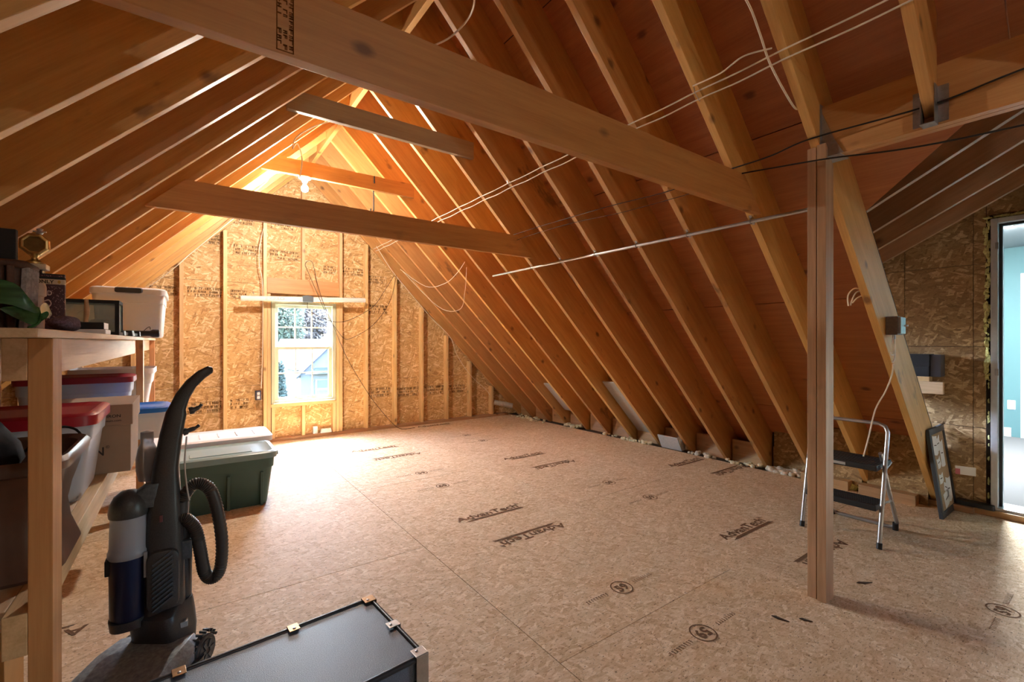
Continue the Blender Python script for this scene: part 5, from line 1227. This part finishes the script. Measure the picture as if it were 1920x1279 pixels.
# ================================================================== NOTICE BOARD LEANING ON THE TRIMMER
nb = thing('cork_board', 'dark framed cork board pinned with torn papers, leaning on the rafter foot', 'cork board', (4.20, 0.795, 0))
tiltm = Matrix.Rotation(-0.125, 4, 'X')
BW, BH = 0.40, 0.605
M_FRM = flat('charcoal_frame', srgb(58, 62, 68), 0.5)
M_CORK = flat('cork', srgb(166, 140, 108), 0.9, noise=0.2, nscale=120)
M_PAPER = flat('paper', srgb(224, 226, 226), 0.8)
b = MB(); e = 0.042
b.box(0, BW, 0, 0.022, 0, e, tiltm); b.box(0, BW, 0, 0.022, BH - e, BH, tiltm); b.box(0, e, 0, 0.022, e, BH - e, tiltm); b.box(BW - e, BW, 0, 0.022, e, BH - e, tiltm)
b.build('frame', M_FRM, nb, bevel=0.003)
MB().box(e - .002, BW - e + .002, 0.006, 0.018, e - .002, BH - e + .002, tiltm).build('cork', M_CORK, nb)
rp = random.Random(12)
for (x, z, w, h, a) in ((0.06, 0.42, 0.11, 0.13, 0.1), (0.14, 0.44, 0.10, 0.10, -0.1), (0.09, 0.33, 0.09, 0.07, -0.2), (0.20, 0.32, 0.10, 0.19, 0.08), (0.08, 0.22, 0.10, 0.07, 0.0), (0.16, 0.15, 0.10, 0.06, 0.3), (0.12, 0.06, 0.15, 0.10, -0.2), (0.22, 0.08, 0.12, 0.16, 0.1)):
    pts = [(-w / 2, -h / 2), (w * 0.1, -h / 2 - rp.uniform(0, .012)), (w / 2, -h / 2 + rp.uniform(0, .015)), (w / 2 - rp.uniform(0, .02), h * 0.1), (w / 2, h / 2), (0, h / 2 - rp.uniform(0, .02)), (-w / 2, h / 2)]
    Mp = tiltm @ Matrix.Translation((x + w / 2, 0.0, z + h / 2)) @ Matrix.Rotation(a, 4, 'Y')
    po = MB().prism(pts, lambda p, q, s_: Mp @ Vector((p, s_, q)), 0.0035, 0.0045).build('pinned_paper', M_PAPER, nb)
    MB().box(-w * 0.28, w * 0.2, 0.0028, 0.0034, -0.003, 0.003, Mp).build('print_line', M_PRINT, po)
rt = thing('price_tag', 'white card with a red end sticking out of the cork board', 'card', (4.50, 0.80, 0.295))
MB().box(0, 0.002, -0.115, -0.01, -0.03, 0.03, Matrix.Rotation(0.25, 4, 'Z')).build('card', M_PAPER, rt)
MB().box(-0.001, 0.003, -0.035, -0.01, -0.03, 0.01, Matrix.Rotation(0.25, 4, 'Z')).build('red_end', flat('faded_red', srgb(206, 120, 130), 0.7), rt)
dk = MB(); dk.rr([(0, -0.04, 0.04, -0.10, 0.10, 0.012), (0.03, -0.036, 0.036, -0.095, 0.095, 0.012)], 3)
o = tag(dk.build('dark_tray', M_BLACK, None, smooth=40), 'flat black tray on the wall plate beside the doorway', 'tray'); o.location = (4.575, 0.70, 0.0425)

# ledge with black box on the wall
lg = thing('wall_ledge', 'short wooden ledge nailed to the strand board wall', 'ledge', (4.612, 0.95, 0.83))
bar('ledge_board', -0.14, -0.10, -0.10, 0.22, 0.0, 0.089, M_PALE, lg, 1)
bar('ledge_arm', -0.10, 0.0, -0.06, -0.02, 0.0, 0.085, M_PALE, lg, 0); bar('ledge_arm', -0.10, 0.0, 0.14, 0.18, 0.0, 0.085, M_PALE, lg, 0)
tag(bar('wood_offcut', 4.475, 4.56, 0.925, 1.10, 0.920, 0.955, M_STUD, None, 1), 'pale wood offcut lying on the wall ledge', 'offcut')
bb = thing('black_box', 'black box with grey end resting above the wall ledge', 'box', (4.535, 0.98, 0.956))
MB().box(-0.06, 0.07, -0.055, 0.12, 0.0, 0.075).build('box_body', M_BLACKM, bb, bevel=0.003)
MB().box(-0.06, 0.07, -0.057, 0.12, 0.077, 0.165).build('box_lid', M_BLACKM, bb, bevel=0.003)
MB().box(-0.05, 0.068, -0.116, -0.058, 0.0, 0.162).build('grey_end', flat('grey_box_end', srgb(78, 78, 84), 0.6), bb, bevel=0.003)

# electrical box on the trimmer
eb = thing('junction_box', 'metal junction box with loose wire ends on the trimmer rafter', 'junction box', (3.40, 0.886, 1.31))
MB().box(-0.052, 0.052, -0.055, 0.0, -0.054, 0.054).build('box', flat('dull_steel', srgb(120, 108, 100), 0.5, 0.6, noise=0.15), eb, bevel=0.003)
MB().box(-0.046, 0.046, -0.070, -0.055, -0.048, 0.048).build('cover', M_STEEL, eb, bevel=0.004)
MB().box(0.02, 0.03, -0.085, -0.070, -0.005, 0.005).build('toggle', M_WHITEP, eb)
MB().tube([(-0.01, -0.028, -0.05), (-0.012, -0.03, -0.08)], 0.009, 8).build('cable_clamp', M_STEEL, eb)
for q, P in enumerate(([(-0.012, -0.03, -0.08), (-0.03, -0.035, -0.13), (-0.055, -0.04, -0.165), (-0.10, -0.04, -0.17), (-0.115, -0.04, -0.155)], [(-0.008, -0.03, -0.08), (-0.02, -0.035, -0.14), (-0.045, -0.04, -0.19), (-0.085, -0.04, -0.215)], [(-0.02, -0.028, -0.05), (-0.045, -0.03, -0.10), (-0.05, -0.035, -0.15), (-0.06, -0.04, -0.17)])):
    MB().tube(spline(P, 5), 0.004, 6).build('wire_tail', M_CABLE, eb, smooth=60)
cable('house_cable', [(3.345, 0.850, 1.085), (3.36, 0.86, 1.02), (3.40, 0.90, 0.92), (3.44, 0.96, 0.80), (3.46, 1.0, 0.62), (3.44, 1.02, 0.50)], 0.0042, M_CABLE, 'white cable hanging from the trimmer rafter down behind the ladder')
wl_ = thing('wire_tails', 'cut white wire ends poking from the rafter above the ladder', 'wire', (3.16, 0.935, 1.45))
for P in ([(0.0, 0, 0.06), (-0.05, 0.03, 0.07), (-0.085, 0.05, 0.03), (-0.08, 0.05, -0.03)], [(0.02, 0, 0.06), (-0.02, 0.03, 0.05), (-0.03, 0.05, 0.0), (-0.045, 0.05, -0.025)], [(0.03, 0, 0.04), (0.0, 0.03, 0.02), (-0.02, 0.05, -0.01)]):
    MB().tube(spline(P, 5), 0.004, 6).build('wire_tail', M_CABLE, wl_, smooth=60)

# ================================================================== EAVE: INSULATION, BAFFLES, DUCT
def fluff(x0, x1, y0, y1, n, mat, label, seed, rmin=0.02, rmax=0.05, z=0.0):
    b = MB(); r = random.Random(seed)
    for k in range(n):
        x, y, s = r.uniform(x0, x1), r.uniform(y0, y1), r.uniform(rmin, rmax)
        lump(b, (x, y, z + s * 0.35), s, s * r.uniform(.8, 1.4), s * 0.7, seed * 100 + k, 8, 6, 0.25)
    o = stuff(tag(b.build('loose_insulation', mat, None, smooth=70), label, 'insulation')); return o
M_FLUFFW = flat('dirty_white_fluff', srgb(206, 196, 178), 1.0, spec=0, noise=0.3, nscale=60, bump=0.6)
fluff(4.44, 4.60, 1.38, 1.64, 42, M_FIBRE, 'pale yellow insulation batt showing under the ladder treads', 5, 0.03, 0.055)
fluff(4.44, 4.58, 1.80, 2.08, 34, M_FLUFFW, 'torn insulation and foil at the rafter foot left of the post', 6, 0.015, 0.04)
fluff(4.43, 4.55, 2.16, 2.50, 16, M_INSUL, 'crumbs of insulation in the second rafter bay left of the post', 7, 0.012, 0.03)
fluff(4.43, 4.56, 2.58, 2.90, 12, M_FLUFFW, 'white insulation scraps beside the water stain', 8, 0.015, 0.035)
fluff(4.42, 4.52, 3.40, 4.10, 24, M_INSUL, 'beige insulation crumbs along the middle rafter feet', 9, 0.012, 0.035)
fluff(4.42, 4.54, 4.64, 4.90, 14, M_INSUL, 'rounded beige insulation clump between far rafter feet', 10, 0.02, 0.045)
fluff(4.30, 4.50, 5.2, 6.0, 26, M_INSUL, 'beige insulation crumbs in the far right corner', 11, 0.012, 0.035)
M_BAFF = flat('grey_baffle_board', srgb(176, 174, 172), 0.8, noise=0.08)
def baffle(y, xa, xb, label, off=4.72):
    pts = [(xa, off - xa), (xb, off - xb), (xb + 0.012, off - xb + 0.012), (xa + 0.012, off - xa + 0.012)]
    b = MB().prism(pts, lambda p, q, h: (p, h, q), y, y + 0.33)
    b.prism(pts, lambda p, q, h: (p - 0.02 * (h > y + 0.01), h, q - 0.02 * (h > y + 0.01)), y, y + 0.012)
    return tag(b.build('rafter_vent', M_BAFF), label, 'vent baffle')
baffle(4.60, 4.10, 4.50, 'grey cardboard vent baffle in the far rafter bay')
baffle(3.38, 3.98, 4.70, 'long grey cardboard vent baffle in the middle rafter bay')
b = MB(); b.box(0, 0.012, 0, 0.26, 0, 0.17, Matrix.Rotation(-0.5, 4, 'Y')); b.box(0, 0.10, 0.0, 0.012, 0, 0.16, Matrix.Rotation(0.2, 4, 'Z'))
o = tag(b.build('bent_baffle', M_BAFF), 'bent scrap of baffle board standing at a rafter foot', 'baffle scrap'); o.location = (4.46, 2.98, 0.001)
du = MB(); P = spline([(4.02, 6.06, 0.24), (4.14, 5.97, 0.215), (4.26, 5.90, 0.18)], 8)
du.tube(P, [0.040 + 0.003 * (i % 2) for i in range(len(P))], 12)
tag(du.build('foil_duct', flat('foil', srgb(186, 182, 174), 0.35, 0.5, noise=0.15), None, smooth=40), 'short grey foil duct in the far right corner', 'duct')
# scraps lying on the floor
M_CHIP = flat('dark_chip', srgb(70, 50, 34), 0.9)
rc = random.Random(33)
for (x, y, s, lb) in ((2.12, 0.93, 0.035, 'dark wood splinter on the floor left of the post'), (2.20, 0.86, 0.025, 'dark wood chip on the floor before the post foot'), (2.78, 0.82, 0.04, 'thin dark nail on the floor right of the post')):
    b = MB(); b.add([(-s, -0.004, 0), (s * .6, -0.007, 0), (s, 0.002, 0), (s * .2, 0.009, 0), (-s, -0.004, .004), (s * .6, -0.007, .004), (s, 0.002, .003), (s * .2, 0.009, .005)], [(0, 3, 2, 1), (4, 5, 6, 7), (0, 1, 5, 4), (1, 2, 6, 5), (2, 3, 7, 6), (3, 0, 4, 7)])
    o = tag(b.build('wood_chip', M_CHIP), lb, 'wood chip'); o.location = (x, y, 0.0005); o.rotation_euler = (0, 0, rc.uniform(0, 3))
